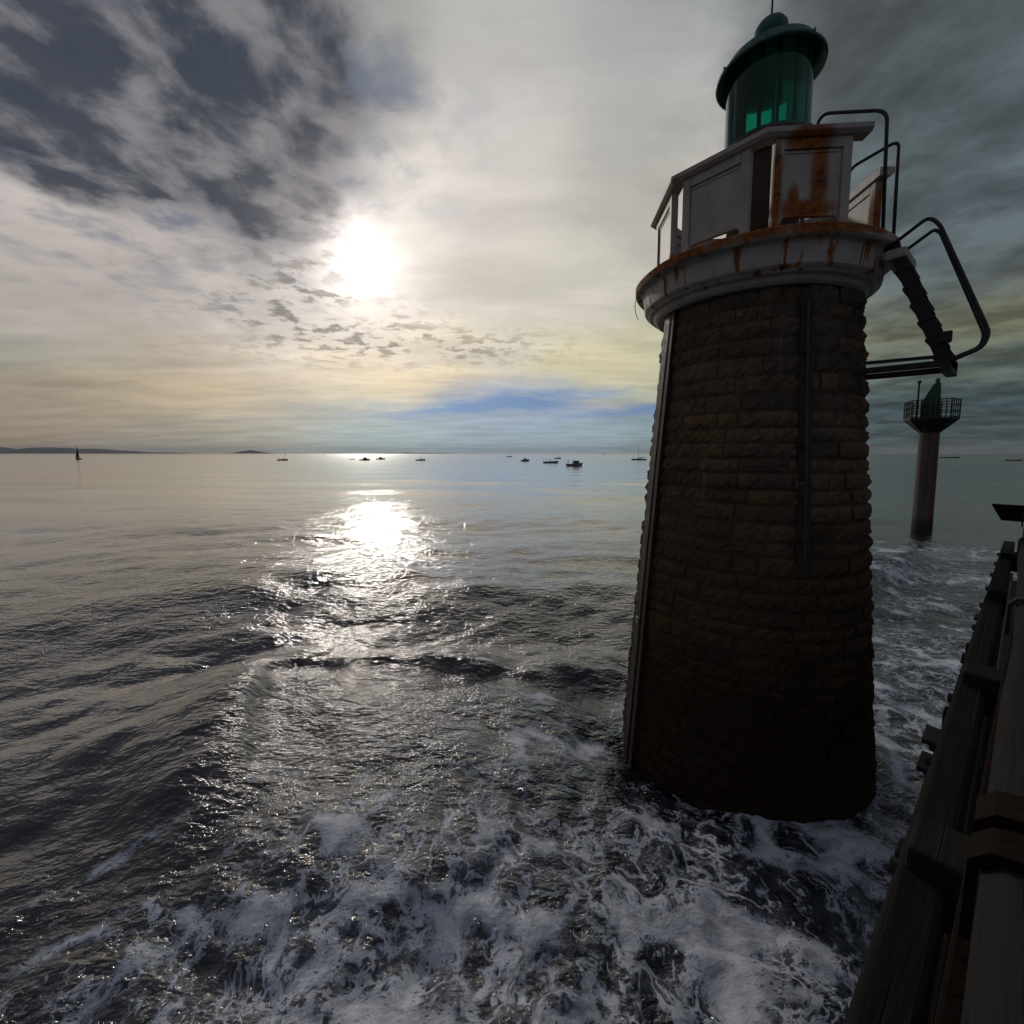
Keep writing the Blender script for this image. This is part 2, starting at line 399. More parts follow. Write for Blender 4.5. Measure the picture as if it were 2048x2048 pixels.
# cable channel and conduit running down the wall
def wallstrip(bm, a_deg, z0, z1, w, proud, n=24):
    pts = []
    prev = None
    for i in range(n + 1):
        z = z0 + (z1 - z0) * i / n; r = rad_at(z); a = R(a_deg)
        c = Vector((math.cos(a), math.sin(a), 0)); t = Vector((-math.sin(a), math.cos(a), 0))
        cur = [bm.verts.new(c * (r - .04) - t * w / 2 + Vector((0, 0, z))), bm.verts.new(c * (r + proud) - t * w / 2 + Vector((0, 0, z))),
               bm.verts.new(c * (r + proud) + t * w / 2 + Vector((0, 0, z))), bm.verts.new(c * (r - .04) + t * w / 2 + Vector((0, 0, z)))]
        if prev:
            for k in range(4): bm.faces.new((prev[k], prev[(k + 1) % 4], cur[(k + 1) % 4], cur[k]))
        else: bm.faces.new(cur[::-1])
        prev = cur
    bm.faces.new(prev)
bm = bmesh.new(); wallstrip(bm, 184.5, -1.5, 7.0, .19, .055); obj('cable_conduit', bm, M_conduit, lighthouse)
bm = bmesh.new(); wallstrip(bm, 190.5, -1.5, 7.0, .10, .048); obj('cable_channel', bm, M_conduit2, lighthouse)
bm = bmesh.new(); wallstrip(bm, 266, 3.2, 6.85, .15, .008); obj('recessed_chase', bm, simple('dark chase cover', (.05, .04, .033), .9, 0, .4, 6, .3), lighthouse)
bm = bmesh.new()
a = R(265.5)
tube(bm, [((rad_at(z) + .06) * math.cos(a), (rad_at(z) + .06) * math.sin(a), z) for z in np.linspace(3.45, 6.75, 10)], .013, 8)
for z in (3.7, 4.9, 6.1):
    box(bm, ((rad_at(z) + .04) * math.cos(a), (rad_at(z) + .04) * math.sin(a), z), (.06, .08, .025), Matrix.Rotation(a, 3, 'Z'))
obj('drain_pipe', bm, M_pipe, lighthouse, False)
# small enamel plate on the conduit
z = 2.05; a = R(184.5); rr = rad_at(z) + .06
bm = bmesh.new(); box(bm, (rr * math.cos(a), rr * math.sin(a), z), (.012, .075, .10), Matrix.Rotation(a, 3, 'Z'))
pl = obj('number_plate', bm, M_plate, lighthouse)
bm = bmesh.new(); box(bm, ((rr + .008) * math.cos(a), (rr + .008) * math.sin(a), z), (.008, .035, .05), Matrix.Rotation(a, 3, 'Z'))
obj('plate_mark', bm, M_ink, pl)

# gallery slab with lip, fascia and cove
bm = bmesh.new()
prof = [(1.30, 6.98), (1.40, 6.97), (1.44, 7.00), (1.47, 7.05), (1.53, 7.07), (1.56, 7.10), (1.585, 7.115), (1.61, 7.14), (1.645, 7.38), (1.66, 7.405), (1.745, 7.41), (1.765, 7.43), (1.77, 7.52), (1.755, 7.535), (.4, 7.545)]
lathe(bm, [(r, z) for r, z in prof], 96, (GC.x, GC.y), cap=True)
for v in bm.verts:                      # slightly uneven old concrete
    a = math.atan2(v.co.y, v.co.x); v.co.z += .004 * math.sin(7 * a + 1) ; k = 1 + .002 * math.sin(11 * a)
    v.co.x *= k; v.co.y *= k
obj('gallery_slab', bm, M_white, lighthouse, False)
# fascia joints / drip wires
for a in (R(198), R(236), R(289)):
    bm = bmesh.new()
    p0 = Vector((GC.x + 1.612 * math.cos(a), GC.y + 1.612 * math.sin(a), 7.135)); p1 = Vector((GC.x + 1.652 * math.cos(a), GC.y + 1.652 * math.sin(a), 7.40))
    tube(bm, [p0, p1], .004, 6); obj('joint_bar', bm, M_steel, lighthouse)
bm = bmesh.new()
tube(bm, [Vector((GC.x + 1.775 * math.cos(R(k)), GC.y + 1.775 * math.sin(R(k)), 7.40 - .25 * ((200 - k) / 55.) ** 2 if k < 200 else 7.40)) for k in range(150, 232, 4)], .006, 6)
obj('drip_wire', bm, M_steel, lighthouse)

# parapet: flat precast panels on the sides of an octagon, open slots at the corners
def panel(k, t0=.095, t1=.845, fins=True):
    A, B = octv(k), octv(k + 1)
    ex = (B - A).normalized(); nrm = Vector((ex.y, -ex.x, 0)); L = (B - A).length
    if nrm.dot(A) < 0: nrm = -nrm
    rot = Matrix((ex, nrm, Vector((0, 0, 1)))).transposed()
    x0, x1 = t0 * L, t1 * L; w = x1 - x0; zt = PT - .09; zb = PB + .005
    bm = bmesh.new()
    def bx(u0, u1, z0, z1, d0, d1, bev=.006):
        c = A + ex * (u0 + u1) / 2 + nrm * (d0 + d1) / 2 + Vector((0, 0, (z0 + z1) / 2))
        box(bm, c, (u1 - u0, abs(d1 - d0), z1 - z0), rot, bev)
    fw = .105
    sl = zb + .235                                     # scupper height
    bx(x0 + fw + .002, x1 - fw - .002, sl, zt - .13, -.085, -.03)           # recessed field
    bx(x0, x0 + fw, zb, zt, -.10, .0); bx(x1 - fw, x1, zb, zt, -.10, .0)    # stiles
    bx(x0 + fw + .002, x1 - fw - .002, zt - .128, zt, -.10, -.002)            # head
    bx(x0 + fw + .03, x1 - fw - .03, zt - .175, zt - .150, -.04, -.018, .004)   # moulding line
    # chamfered ends of the scupper
    for sgn, xx in ((1, x0 + fw), (-1, x1 - fw)):
        c = A + ex * (xx + sgn * .02) + nrm * (-.058) + Vector((0, 0, sl - .004))
        box(bm, c, (.11, .05, .03), rot @ Matrix.Rotation(-sgn * R(50), 3, 'Y'))
    return obj('parapet_panel', bm, M_white, lighthouse)
for k in (7, 0, 1, 2, 3, 4, 5): panel(k)
# coping on top, open towards the stair (edge 6->7)
bm = bmesh.new()
order = [6, 5, 4, 3, 2, 1, 0, 7]
prof = [(-.13, -.09), (.035, -.09), (.075, -.055), (.075, .0), (.05, .018), (-.13, .018)]
rings = []
for i, k in enumerate(order):
    a = OCT[k % 8]; sc = 1 / math.cos(R(22.5)) if 0 < i < len(order) - 1 else 1.0
    if 0 < i < len(order) - 1: dirv = Vector((math.cos(a), math.sin(a), 0)) * sc
    else:
        k2 = order[1] if i == 0 else order[-2]
        e = (octv(k2) - octv(k)).normalized(); dirv = Vector((e.y, -e.x, 0))
        if dirv.dot(octv(k)) < 0: dirv = -dirv
    rings.append([bm.verts.new(octv(k) + dirv * d + Vector((0, 0, PT + z))) for d, z in prof])
for A_, B_ in zip(rings, rings[1:]):
    for k in range(len(prof)): bm.faces.new((A_[k], A_[(k + 1) % len(prof)], B_[(k + 1) % len(prof)], B_[k]))
bm.faces.new(rings[0]); bm.faces.new(rings[-1][::-1])
bmesh.ops.recalc_face_normals(bm, faces=bm.faces)
obj('parapet_coping', bm, M_white, lighthouse)

# lantern: curb, frame, glass, hat
LC = (.04, 0)
bm = bmesh.new(); lathe(bm, [(.50, 7.55), (.50, 9.20), (.60, 9.26), (.62, 9.40), (.60, 9.455), (.52, 9.455)], 48, LC, cap=True)
obj('lantern_curb', bm, simple('oxide brown curb', (.06, .025, .02), .7, 0, .4, 8, .2), lighthouse)
bm = bmesh.new()
for k in range(16):
    a = 2 * math.pi * (k + .3) / 16; c = Vector((LC[0] + .555 * math.cos(a), LC[1] + .555 * math.sin(a), 0))
    bar(bm, c + Vector((0, 0, 9.456)), c + Vector((0, 0, 10.72)), .042, .03, 0, (math.cos(a), math.sin(a), 0))
lathe(bm, [(.545, 9.456), (.585, 9.457), (.587, 9.50), (.545, 9.50), (.545, 9.4565)], 48, LC)
lathe(bm, [(.545, 10.69), (.585, 10.69), (.587, 10.72), (.545, 10.72), (.545, 10.69)], 48, LC)
frame_o = obj('lantern_frame', bm, M_green, lighthouse)
mg, t, b = mat('green lantern glass')
t.n.remove(b); out = t.n['Material Output']
tr = t.new('ShaderNodeBsdfTransparent'); tr.inputs[0].default_value = (.08, .88, .66, 1)
gl = t.new('ShaderNodeBsdfGlossy'); gl.inputs['Roughness'].default_value = .04; gl.inputs[0].default_value = (.8, .9, .9, 1)
fr = t.new('ShaderNodeFresnel'); fr.inputs[0].default_value = 1.45
df = t.new('ShaderNodeBsdfTranslucent'); df.inputs[0].default_value = (.01, .34, .28, 1)
ms0 = t.new('ShaderNodeMixShader'); ms0.inputs[0].default_value = .38; t.l.new(tr.outputs[0], ms0.inputs[1]); t.l.new(df.outputs[0], ms0.inputs[2])
ms = t.new('ShaderNodeMixShader'); t.l.new(fr.outputs[0], ms.inputs[0]); t.l.new(ms0.outputs[0], ms.inputs[1]); t.l.new(gl.outputs[0], ms.inputs[2]); t.l.new(ms.outputs[0], out.inputs[0])
bm = bmesh.new(); lathe(bm, [(.578, 9.501), (.578, 10.689)], 64, LC); obj('lantern_glass', bm, mg, lighthouse, True)
bm = bmesh.new(); lathe(bm, [(.0, 9.46), (.10, 9.46), (.10, 9.50), (.02, 9.52), (.02, 9.58), (.05, 9.60), (.05, 9.68), (.0, 9.70)], 20, LC); obj('lantern_lamp', bm, M_steel, lighthouse)
bm = bmesh.new()
lathe(bm, [(.0, 10.725), (.588, 10.723), (.60, 10.60), (.715, 10.51), (.735, 10.52), (.74, 10.545), (.72, 10.56), (.66, 10.62), (.605, 10.735), (.46, 10.765), (.34, 10.84), (.26, 10.93), (.225, 10.975), (.0, 10.98)], 64, LC)
hat = obj('lantern_roof', bm, M_green, lighthouse, False)
bm = bmesh.new(); lathe(bm, [(.19, 10.982), (.19, 11.02), (.215, 11.05), (.23, 11.12), (.225, 11.20), (.18, 11.27), (.10, 11.305), (.0, 11.31)], 40, LC)
obj('ventilator', bm, M_green, hat, True)
for k in range(14):
    a = 2 * math.pi * k / 14 + .1
    for r_, z_ in ((.34, 10.85), (.50, 10.775), (.715, 10.56)):
        if (k + int(r_ * 10)) % 2: continue
        c = Vector((LC[0] + r_ * math.cos(a), LC[1] + r_ * math.sin(a), z_))
        bm = bmesh.new(); box(bm, c + Vector((0, 0, .02)), (.03, .012, .06), Matrix.Rotation(a, 3, 'Z'))
        obj('roof_hook', bm, M_steel, hat)
bm = bmesh.new(); tube(bm, [(LC[0] + .0, LC[1], 11.20), (LC[0] + .005, LC[1], 11.9), (LC[0] + .02, LC[1], 13.1)], [.016, .013, .007], 8)
obj('lightning_rod', bm, M_steel, hat)
# fitting beside the lantern
bm = bmesh.new(); c = Vector((.28, -.62, 9.24))
box(bm, c, (.15, .17, .20), Matrix.Rotation(.5, 3, 'Z'), .025); box(bm, c + Vector((.0, -.01, .125)), (.10, .12, .06), Matrix.Rotation(.5, 3, 'Z'), .02)
tube(bm, [c + Vector((0, 0, -.09)), Vector((c.x, c.y, 7.55))], .03, 10)
obj('floodlight', bm, M_gull, lighthouse)

# access stair and its handrails, hung on the pier side
def SP(s, t, z): q = DD * s + VD * t; return Vector((q.x, q.y, z))
tA, tB = -.30, .32
def hoop(t, pts, r=.021, rad=.14): 
    bm = bmesh.new(); tube(bm, rounded([SP(s, t, z) for s, z in pts], rad), r, 10); return bm
obj('guard_rail', hoop(tA, [(.76, 9.05), (.84, 9.40), (1.56, 9.04), (1.60, 7.50)]), M_dark, lighthouse, True)
obj('guard_rail', hoop(tB, [(1.02, 8.55), (1.06, 8.84), (1.58, 8.95), (1.60, 7.50)], rad=.10), M_dark, lighthouse, True)
stair = empty('access_stair'); stair.parent = lighthouse
s0, z0, s1, z1 = 1.70, 7.40, 2.27, 5.86
bm = bmesh.new()
for t in (-.28, .28): bar(bm, SP(s0, t, z0), SP(s1, t, z1), .018, .13, 0, DD)
obj('stringer', bm, M_steel, stair)
for i in range(7):
    f_ = (i + .55) / 7; s = s0 + (s1 - s0) * f_; z = z0 + (z1 - z0) * f_
    bm = bmesh.new(); rt = Matrix((DD, VD, Vector((0, 0, 1)))).transposed() @ Matrix.Rotation(R(-20), 3, 'Y')
    box(bm, SP(s, 0, z), (.17, .60, .018), rt); box(bm, SP(s + .08, 0, z - .022), (.012, .60, .05), rt)
    box(bm, SP(s - .07, 0, z - .02), (.012, .60, .04), rt)
    obj('tread', bm, M_steel, stair)
for t, dz in ((tA, 0), (tB, 0)):
    obj('handrail', hoop(t, [(1.62, 7.34), (2.02, 7.60), (2.12, 7.48), (2.60, 6.14), (2.56, 5.99), (2.26, 5.86)] if t < 0 else
        [(1.62, 7.42), (2.0, 7.66), (2.06, 7.60), (2.53, 6.24), (2.50, 6.10), (2.22, 5.98)], .021, .13), M_dark, stair, True)
bm = bmesh.new()
for t in (-.30, .30):
    bar(bm, SP(1.2, t, 5.88), SP(2.32, t, 5.86), .05, .075, .006)
bar(bm, SP(2.27, -.33, 5.80), SP(2.27, .33, 5.80), .10, .06, .005)
bar(bm, SP(1.5, -.28, 5.98), SP(2.2, -.28, 5.95), .03, .04)
obj('support_beam', bm, M_steel, stair)
bm = bmesh.new(); rt = Matrix((DD, VD, Vector((0, 0, 1)))).transposed()
box(bm, SP(1.74, 0, 7.27), (.22, .66, .12), rt, .02)
obj('landing_block', bm, M_white, lighthouse)
bm = bmesh.new(); box(bm, SP(2.25, -.33, 6.16), (.12, .05, .13), rt, .01)
obj('bracket', bm, M_steel, stair)

# ------------------------------------------------------------------ green channel beacon
BX, BY = 26.31, 27.63
beacon = empty('channel_beacon', (BX, BY, 0))
tag(beacon, 'slim concrete channel beacon with caged platform and green daymark standing behind lighthouse', 'beacon')
def column_mat():
    m, t, b = mat('stained concrete column'); p = t.new('ShaderNodeTexCoord').outputs['Object']; x, y, z = t.xyz(p)
    n = t.noise(t.v('MULTIPLY', p, (3, 3, .25)), 1.0, 5, .6); g = t.noise(p, 2.5, 5)
    c = t.mix(t.rng(n, .35, .65), (.15, .13, .115), (.09, .08, .07))
    s = t.m('MULTIPLY', t.rng(t.m('ABSOLUTE', t.m('ADD', x, t.m('MULTIPLY', t.m('SUBTRACT', g, .5), .2))), .20, .04), t.rng(y, .1, -.3))
    c = t.mix(t.m('MULTIPLY', s, t.rng(z, 6.5, 1.0, .45, .95)), c, (.16, .04, .018))
    c = t.mix(t.rng(z, .9, .3), c, (.03, .035, .02))
    t.put(b.inputs['Base Color'], c); b.inputs['Roughness'].default_value = .85
    t.put(b.inputs['Normal'], t.bump(g, .4, .05)); return m
bm = bmesh.new(); lathe(bm, [(.53, -2), (.51, .2), (.48, 6.1)], 40, cap=True); obj('column', bm, column_mat(), beacon, False)
bm = bmesh.new(); lathe(bm, [(.44, 6.05), (.52, 6.12), (1.24, 6.85), (1.29, 6.88), (1.29, 7.0), (.3, 7.0)], 8, cap=True); obj('platform', bm, M_steel, beacon)
bm = bmesh.new()
rp = [Vector((1.26 * math.cos(2 * math.pi * k / 8), 1.26 * math.sin(2 * math.pi * k / 8), 0)) for k in range(8)]
for k in range(8):
    A_, B_ = rp[k], rp[(k + 1) % 8]
    for z in (7.05, 7.4, 7.75, 8.08): bar(bm, A_ + Vector((0, 0, z)), B_ + Vector((0, 0, z)), .05, .05)
    for j in range(4):
        q = A_.lerp(B_, j / 4); bar(bm, q + Vector((0, 0, 7.0)), q + Vector((0, 0, 8.08)), .055 if j == 0 else .035, .055 if j == 0 else .035)
obj('railing', bm, M_steel, beacon)
bm = bmesh.new()
# leaning daymark: square base tapering to a small offset top
rot = Matrix.Rotation(-.76, 3, 'Z')
lo_ = [(-.48, -.38), (.42, -.38), (.42, .38), (-.48, .38)]; lo2 = [(-.45, -.38), (.38, -.38), (.38, .38), (-.45, .38)]; hi_ = [(.02, -.16), (.34, -.16), (.34, .16), (.02, .16)]
L3 = [[bm.verts.new(rot @ Vector((x, y, z))) for x, y in ring] for ring, z in ((lo_, 7.0), (lo2, 8.05), (hi_, 9.12))]
for A_, B_ in zip(L3, L3[1:]):
    for k in range(4): bm.faces.new((A_[k], A_[(k + 1) % 4], B_[(k + 1) % 4], B_[k]))
bm.faces.new(L3[0][::-1]); bm.faces.new(L3[-1])
obj('daymark', bm, M_daymark, beacon)
bm = bmesh.new(); c0 = rot @ Vector((.18, 0, 0)); lathe(bm, [(.13, 9.12), (.13, 9.2), (.10, 9.22), (.12, 9.38), (.07, 9.44), (0, 9.46)], 16, (c0.x, c0.y)); obj('lamp', bm, M_green, beacon)
bm = bmesh.new(); c0 = rot @ Vector((-.66, 0, 0)); tube(bm, [(c0.x, c0.y, 7.0), (c0.x, c0.y, 9.25)], .05, 8); box(bm, (c0.x, c0.y, 9.32), (.16, .14, .18)); obj('mast', bm, M_steel, beacon)
bm = bmesh.new(); c0 = rot @ Vector((-.1, -.60, 0)); 
for s in (-.18, .18):
    bar(bm, (c0.x + s, c0.y, 0), (c0.x + s, c0.y, 6.6), .03, .03)
for z in np.arange(.3, 6.5, .3): bar(bm, (c0.x - .18, c0.y, z), (c0.x + .18, c0.y, z), .02, .02)
obj('ladder', bm, M_steel, beacon)

# ------------------------------------------------------------------ timber pier on the right
NV = Vector((-.643, .766, 0))          # towards the water
def PP(s, a, h): q = VD * s + NV * a; return Vector((q.x, q.y, EYE - h))
def wood_mat(name, c1, c2, c3):
    m, t, b = mat(name); p = pos(t)
    u = t.v('DOT_PRODUCT', p, tuple(VD)); w = t.v('DOT_PRODUCT', p, tuple(NV)); z = t.xyz(p)[2]
    g = t.noise(t.comb(t.m('MULTIPLY', u, 1.6), t.m('MULTIPLY', w, 26), t.m('MULTIPLY', z, 26)), 1.0, 7, .65, .6)
    k = t.noise(p, 2.2, 5, .6); cr = t.noise(t.comb(t.m('MULTIPLY', u, 1.0), t.m('MULTIPLY', w, 60), t.m('MULTIPLY', z, 60)), 1.0, 3, .5, .3)
    c = t.mix(t.rng(g, .35, .65), c1, c2); c = t.mix(t.rng(k, .50, .68, 0, .6), c, c3)
    c = t.mix(t.rng(cr, .64, .70, 0, .8), c, (.02, .018, .016))
    t.put(b.inputs['Base Color'], c); b.inputs['Roughness'].default_value = .85; b.inputs['Specular IOR Level'].default_value = .25
    t.put(b.inputs['Normal'], t.bump(t.m('SUBTRACT', g, t.m('MULTIPLY', t.rng(cr, .62, .70), .8)), .6, .012)); return m
M_wood = wood_mat('weathered grey timber', (.020, .019, .016), (.013, .012, .010), (.011, .011, .009))
M_wood2 = wood_mat('dark wet timber', (.009, .008, .0065), (.0065, .0058, .005), (.006, .0065, .005))
M_rust = simple('rusty iron strap', (.014, .0058, .0026), .9, 0, .6, 7, .4, .15)
pier = empty('timber_pier', tuple(PP(0, 0, EYE)))
tag(pier, 'dark weathered timber pier with handrail, iron straps and piles at right edge', 'pier')
PEND = 8.5
def bars(name, L, m, w, hh, bev=.01, parent=pier):
    bm = bmesh.new()
    for p, q in L: bar(bm, p, q, w, hh, bev)
    return obj(name, bm, m, parent)
# top handrail: rounded half log, slightly crooked
bm = bmesh.new(); n = 40; rings = []
for i in range(n + 1):
    s = -5 + (PEND + 5) * i / n; wob = .006 * math.sin(s * 1.7) + .004 * math.sin(s * 4.1 + 1)
    prof = [(-.17, -.10), (-.17, -.02), (-.15, .0), (-.11, .014), (-.06, .014), (-.02, .003), (.004, -.02), (.006, -.10), (-.02, -.13), (-.15, -.13)]
    rings.append([bm.verts.new(PP(s, a_ + .002 + wob, .65 - z_ + wob * .5)) for a_, z_ in prof])
for A_, B_ in zip(rings, rings[1:]):
    for k in range(10): bm.faces.new((A_[k], B_[k], B_[(k + 1) % 10], A_[(k + 1) % 10]))
bm.faces.new(rings[0]); bm.faces.new(rings[-1][::-1]); bmesh.ops.recalc_face_normals(bm, faces=bm.faces)
for v in bm.verts: v.co += Vector((0, 0, 0))
hr = obj('handrail', bm, M_wood, pier, True)
# iron straps round the handrail
for s, w in ((1.03, .075), (1.15, .085), (2.9, .04), (5.1, .05), (7.3, .05), (-1.2, .07)):
    bm = bmesh.new()
    ring_o = [(-.19, -.15), (-.19, .0), (-.15, .026), (-.05, .030), (.0, .018), (.024, -.01), (.026, -.15)]
    ring_i = [(-.178, -.15), (-.178, -.01), (-.15, .012), (-.05, .017), (-.008, .006), (.012, -.02), (.013, -.15)]
    L_ = []
    for ss in (s - w / 2, s + w / 2):
        L_.append(([bm.verts.new(PP(ss, a_, .65 - z_)) for a_, z_ in ring_o], [bm.verts.new(PP(ss, a_, .65 - z_)) for a_, z_ in ring_i]))
    (o0, i0), (o1, i1) = L_
    for k in range(6):
        bm.faces.new((o0[k], o0[k + 1], o1[k + 1], o1[k])); bm.faces.new((i0[k], i1[k], i1[k + 1], i0[k + 1]))
        bm.faces.new((o0[k], i0[k], i0[k + 1], o0[k + 1])); bm.faces.new((o1[k], o1[k + 1], i1[k + 1], i1[k]))
    bmesh.ops.recalc_face_normals(bm, faces=bm.faces)
    obj('strap', bm, M_rust if s < 2 else M_steel, pier)
# posts, mid rails, deck, joists, piles
for s in (-3.2, -1.2, 1.08, 3.1, 5.1, 7.1, 8.4):
    bars('post', [(PP(s, -.08, 2.4), PP(s, -.08, .79))], M_wood2, .13, .13)
bars('outer_rail', [(PP(-5, .115, 1.20), PP(PEND, .115, 1.20))], M_wood2, .10, .14, .015)
bars('outer_rail', [(PP(-5, .09, 1.62), PP(PEND, .09, 1.62))], M_wood2, .07, .16, .015)
for s in (.4, 1.62, 3.1, 5.1, 7.1):
    bars('spacer_block', [(PP(s - .09, .05, 1.16), PP(s + .09, .05, 1.16))], M_wood, .20, .19, .012)
bars('edge_beam', [(PP(-5, .20, 2.02), PP(PEND, .20, 2.02))], M_wood2, .16, .26, .02)
bars('edge_beam', [(PP(-5, .16, 2.34), PP(PEND, .16, 2.34))], M_wood2, .10, .24, .02)
bm = bmesh.new(); s = -5
while s < PEND:
    w = .17 + .02 * random.random()
    bar(bm, PP(s, .10, 1.865 + .006 * random.random()), PP(s, -2.6, 1.865 + .006 * random.random()), w - .012, .04, .004); s += w
obj('deck', bm, M_wood, pier)
for s in (-3.2, -1.2, 1.08, 3.1, 5.1, 7.1, 8.4):
    bars('crossbeam', [(PP(s, .34 if s < 8 else .30, 2.27), PP(s, -2.7, 2.27))], M_wood2, .16, .20, .015)
    for a_ in (-.05, -2.4):
        bm = bmesh.new(); tube(bm, [PP(s, a_, 6.8), PP(s, a_, 2.38)], [.16, .14], 14); obj('pile', bm, M_wood2, pier, True)
for s in np.arange(.25, 8.2, .68):
    bm = bmesh.new(); q = PP(s, .17, 1.20); tube(bm, [q, q + NV * .018], .022, 6); obj('bolt', bm, M_steel, pier)
    bm = bmesh.new(); q = PP(s + .3, -.085, .634); tube(bm, [q, q + Vector((0, 0, .012))], .016, 6); obj('bolt', bm, M_steel, pier)
# inclined iron tie between the rails, rust red
bars('tie_bar', [(PP(.3, .03, 1.05), PP(2.6, -.01, .86))], M_rust, .05, .05, .008)
bars('tie_bar', [(PP(2.6, .03, 1.30), PP(4.6, .02, .90))], M_steel, .04, .04, .008)
# bolted steel brackets sticking out over the water
for s, aa, h_ in ((3.75, .33, 1.80), (3.62, .33, 1.92), (7.1, .30, 1.84), (5.6, .29, 1.86)):
    bm = bmesh.new(); bar(bm, PP(s, .08, h_), PP(s, aa, h_), .22, .03, .004); bar(bm, PP(s, .08, h_ + .05), PP(s, aa - .03, h_ + .05), .03, .09, .004)
    obj('bracket', bm, M_steel, pier)
# end board: cross arm at the head of the pier
bm = bmesh.new(); rt = Matrix((NV, VD, Vector((0, 0, 1)))).transposed()
L_ = []
for ss in (8.42, 8.48):
    L_.append([bm.verts.new(PP(ss, a_, h_)) for a_, h_ in ((.30, .655), (.20, .86), (-2.5, .86), (-2.5, .655))])
bm.faces.new(L_[0]); bm.faces.new(L_[1][::-1])
for k in range(4): bm.faces.new((L_[0][k], L_[1][k], L_[1][(k + 1) % 4], L_[0][(k + 1) % 4]))
bmesh.ops.recalc_face_normals(bm, faces=bm.faces)
obj('end_board', bm, M_wood2, pier)
# far side handrail of the pier
bars('handrail', [(PP(-5, -2.5, .70), PP(PEND, -2.5, .70))], M_wood, .15, .12, .02)
bars('outer_rail', [(PP(-5, -2.5, 1.25), PP(PEND, -2.5, 1.25))], M_wood2, .08, .14, .015)
for s in (-3.2, -1.2, 1.08, 3.1, 5.1, 7.1): bars('post', [(PP(s, -2.5, 2.4), PP(s, -2.5, .765))], M_wood2, .13, .13)
for o in list(pier.children): o.matrix_parent_inverse = pier.matrix_world.inverted()

# ------------------------------------------------------------------ boats
M_hull = simple('white boat hull', (.30, .31, .34), .4, 0, .08, .6)
M_hulld = simple('dark boat hull', (.05, .055, .08), .4, 0, .1, .6)
M_cab = simple('pale cabin paint', (.24, .25, .27), .4, 0, .1, .8)
M_win = simple('dark cabin glass', (.01, .012, .016), .12, 0, .1, 1)
M_canvas = simple('navy canvas', (.035, .04, .07), .8, 0, .2, 1)
M_sail = simple('dark laminate sail', (.05, .055, .08), .75, 0, .25, .4)
M_skin = simple('clothed figure', (.05, .045, .05), .85, 0, .3, 3)
M_out = simple('black outboard', (.015, .015, .017), .4, 0, .2, 3)
def hull_bm(L, Bm, fb, sheer=.35, draft=.35):
    bm = bmesh.new(); rings = []; n = 14
    for i in range(n + 1):
        u = i / n; x = -L / 2 + L * u
        half = Bm / 2 * (1 - max(0, (u - .45) / .55) ** 2.3) * (.86 + .14 * min(1, u / .3)) + .015
        top = fb * (1 + sheer * u * u * 1.6); xx = x
        rake = .10 * L * max(0, u - .6) / .4
        rings.append([bm.verts.new(v) for v in ((xx, 0, -draft * (1 - .7 * u ** 4)), (xx + rake * .3, half * .72, -.05), (xx + rake * .7, half * .96, top * .5), (xx + rake, half, top),
                     (xx + rake, half - .07 if half > .1 else half * .5, top), (xx + rake, half * .3, top * .82 if u < .55 else top * 1.02))])
        half_m = rings[-1]
        rings[-1] = half_m + [bm.verts.new((v.co.x, -v.co.y, v.co.z)) for v in half_m[1:][::-1]]
    m = len(rings[0])
    for A_, B_ in zip(rings, rings[1:]):
        for k in range(m): bm.faces.new((A_[k], A_[(k + 1) % m], B_[(k + 1) % m], B_[k]))
    bm.faces.new(rings[0][::-1]); bm.faces.new(rings[-1]); bmesh.ops.recalc_face_normals(bm, faces=bm.faces)
    return bm
def cabin_bm(x0, x1, w, z0, z1, rake=.25):
    bm = bmesh.new(); v = [bm.verts.new(q) for q in ((x0, -w / 2, z0), (x1, -w / 2 * .8, z0), (x1, w / 2 * .8, z0), (x0, w / 2, z0), (x0 + .05, -w / 2 * .9, z1), (x1 - rake, -w / 2 * .72, z1), (x1 - rake, w / 2 * .72, z1), (x0 + .05, w / 2 * .9, z1))]
    for f_ in ((0, 1, 2, 3), (4, 7, 6, 5), (0, 4, 5, 1), (1, 5, 6, 2), (2, 6, 7, 3), (3, 7, 4, 0)): bm.faces.new([v[i] for i in f_])
    bmesh.ops.recalc_face_normals(bm, faces=bm.faces)
    bmesh.ops.bevel(bm, geom=list(bm.edges), offset=.05, segments=2, affect='EDGES'); return bm
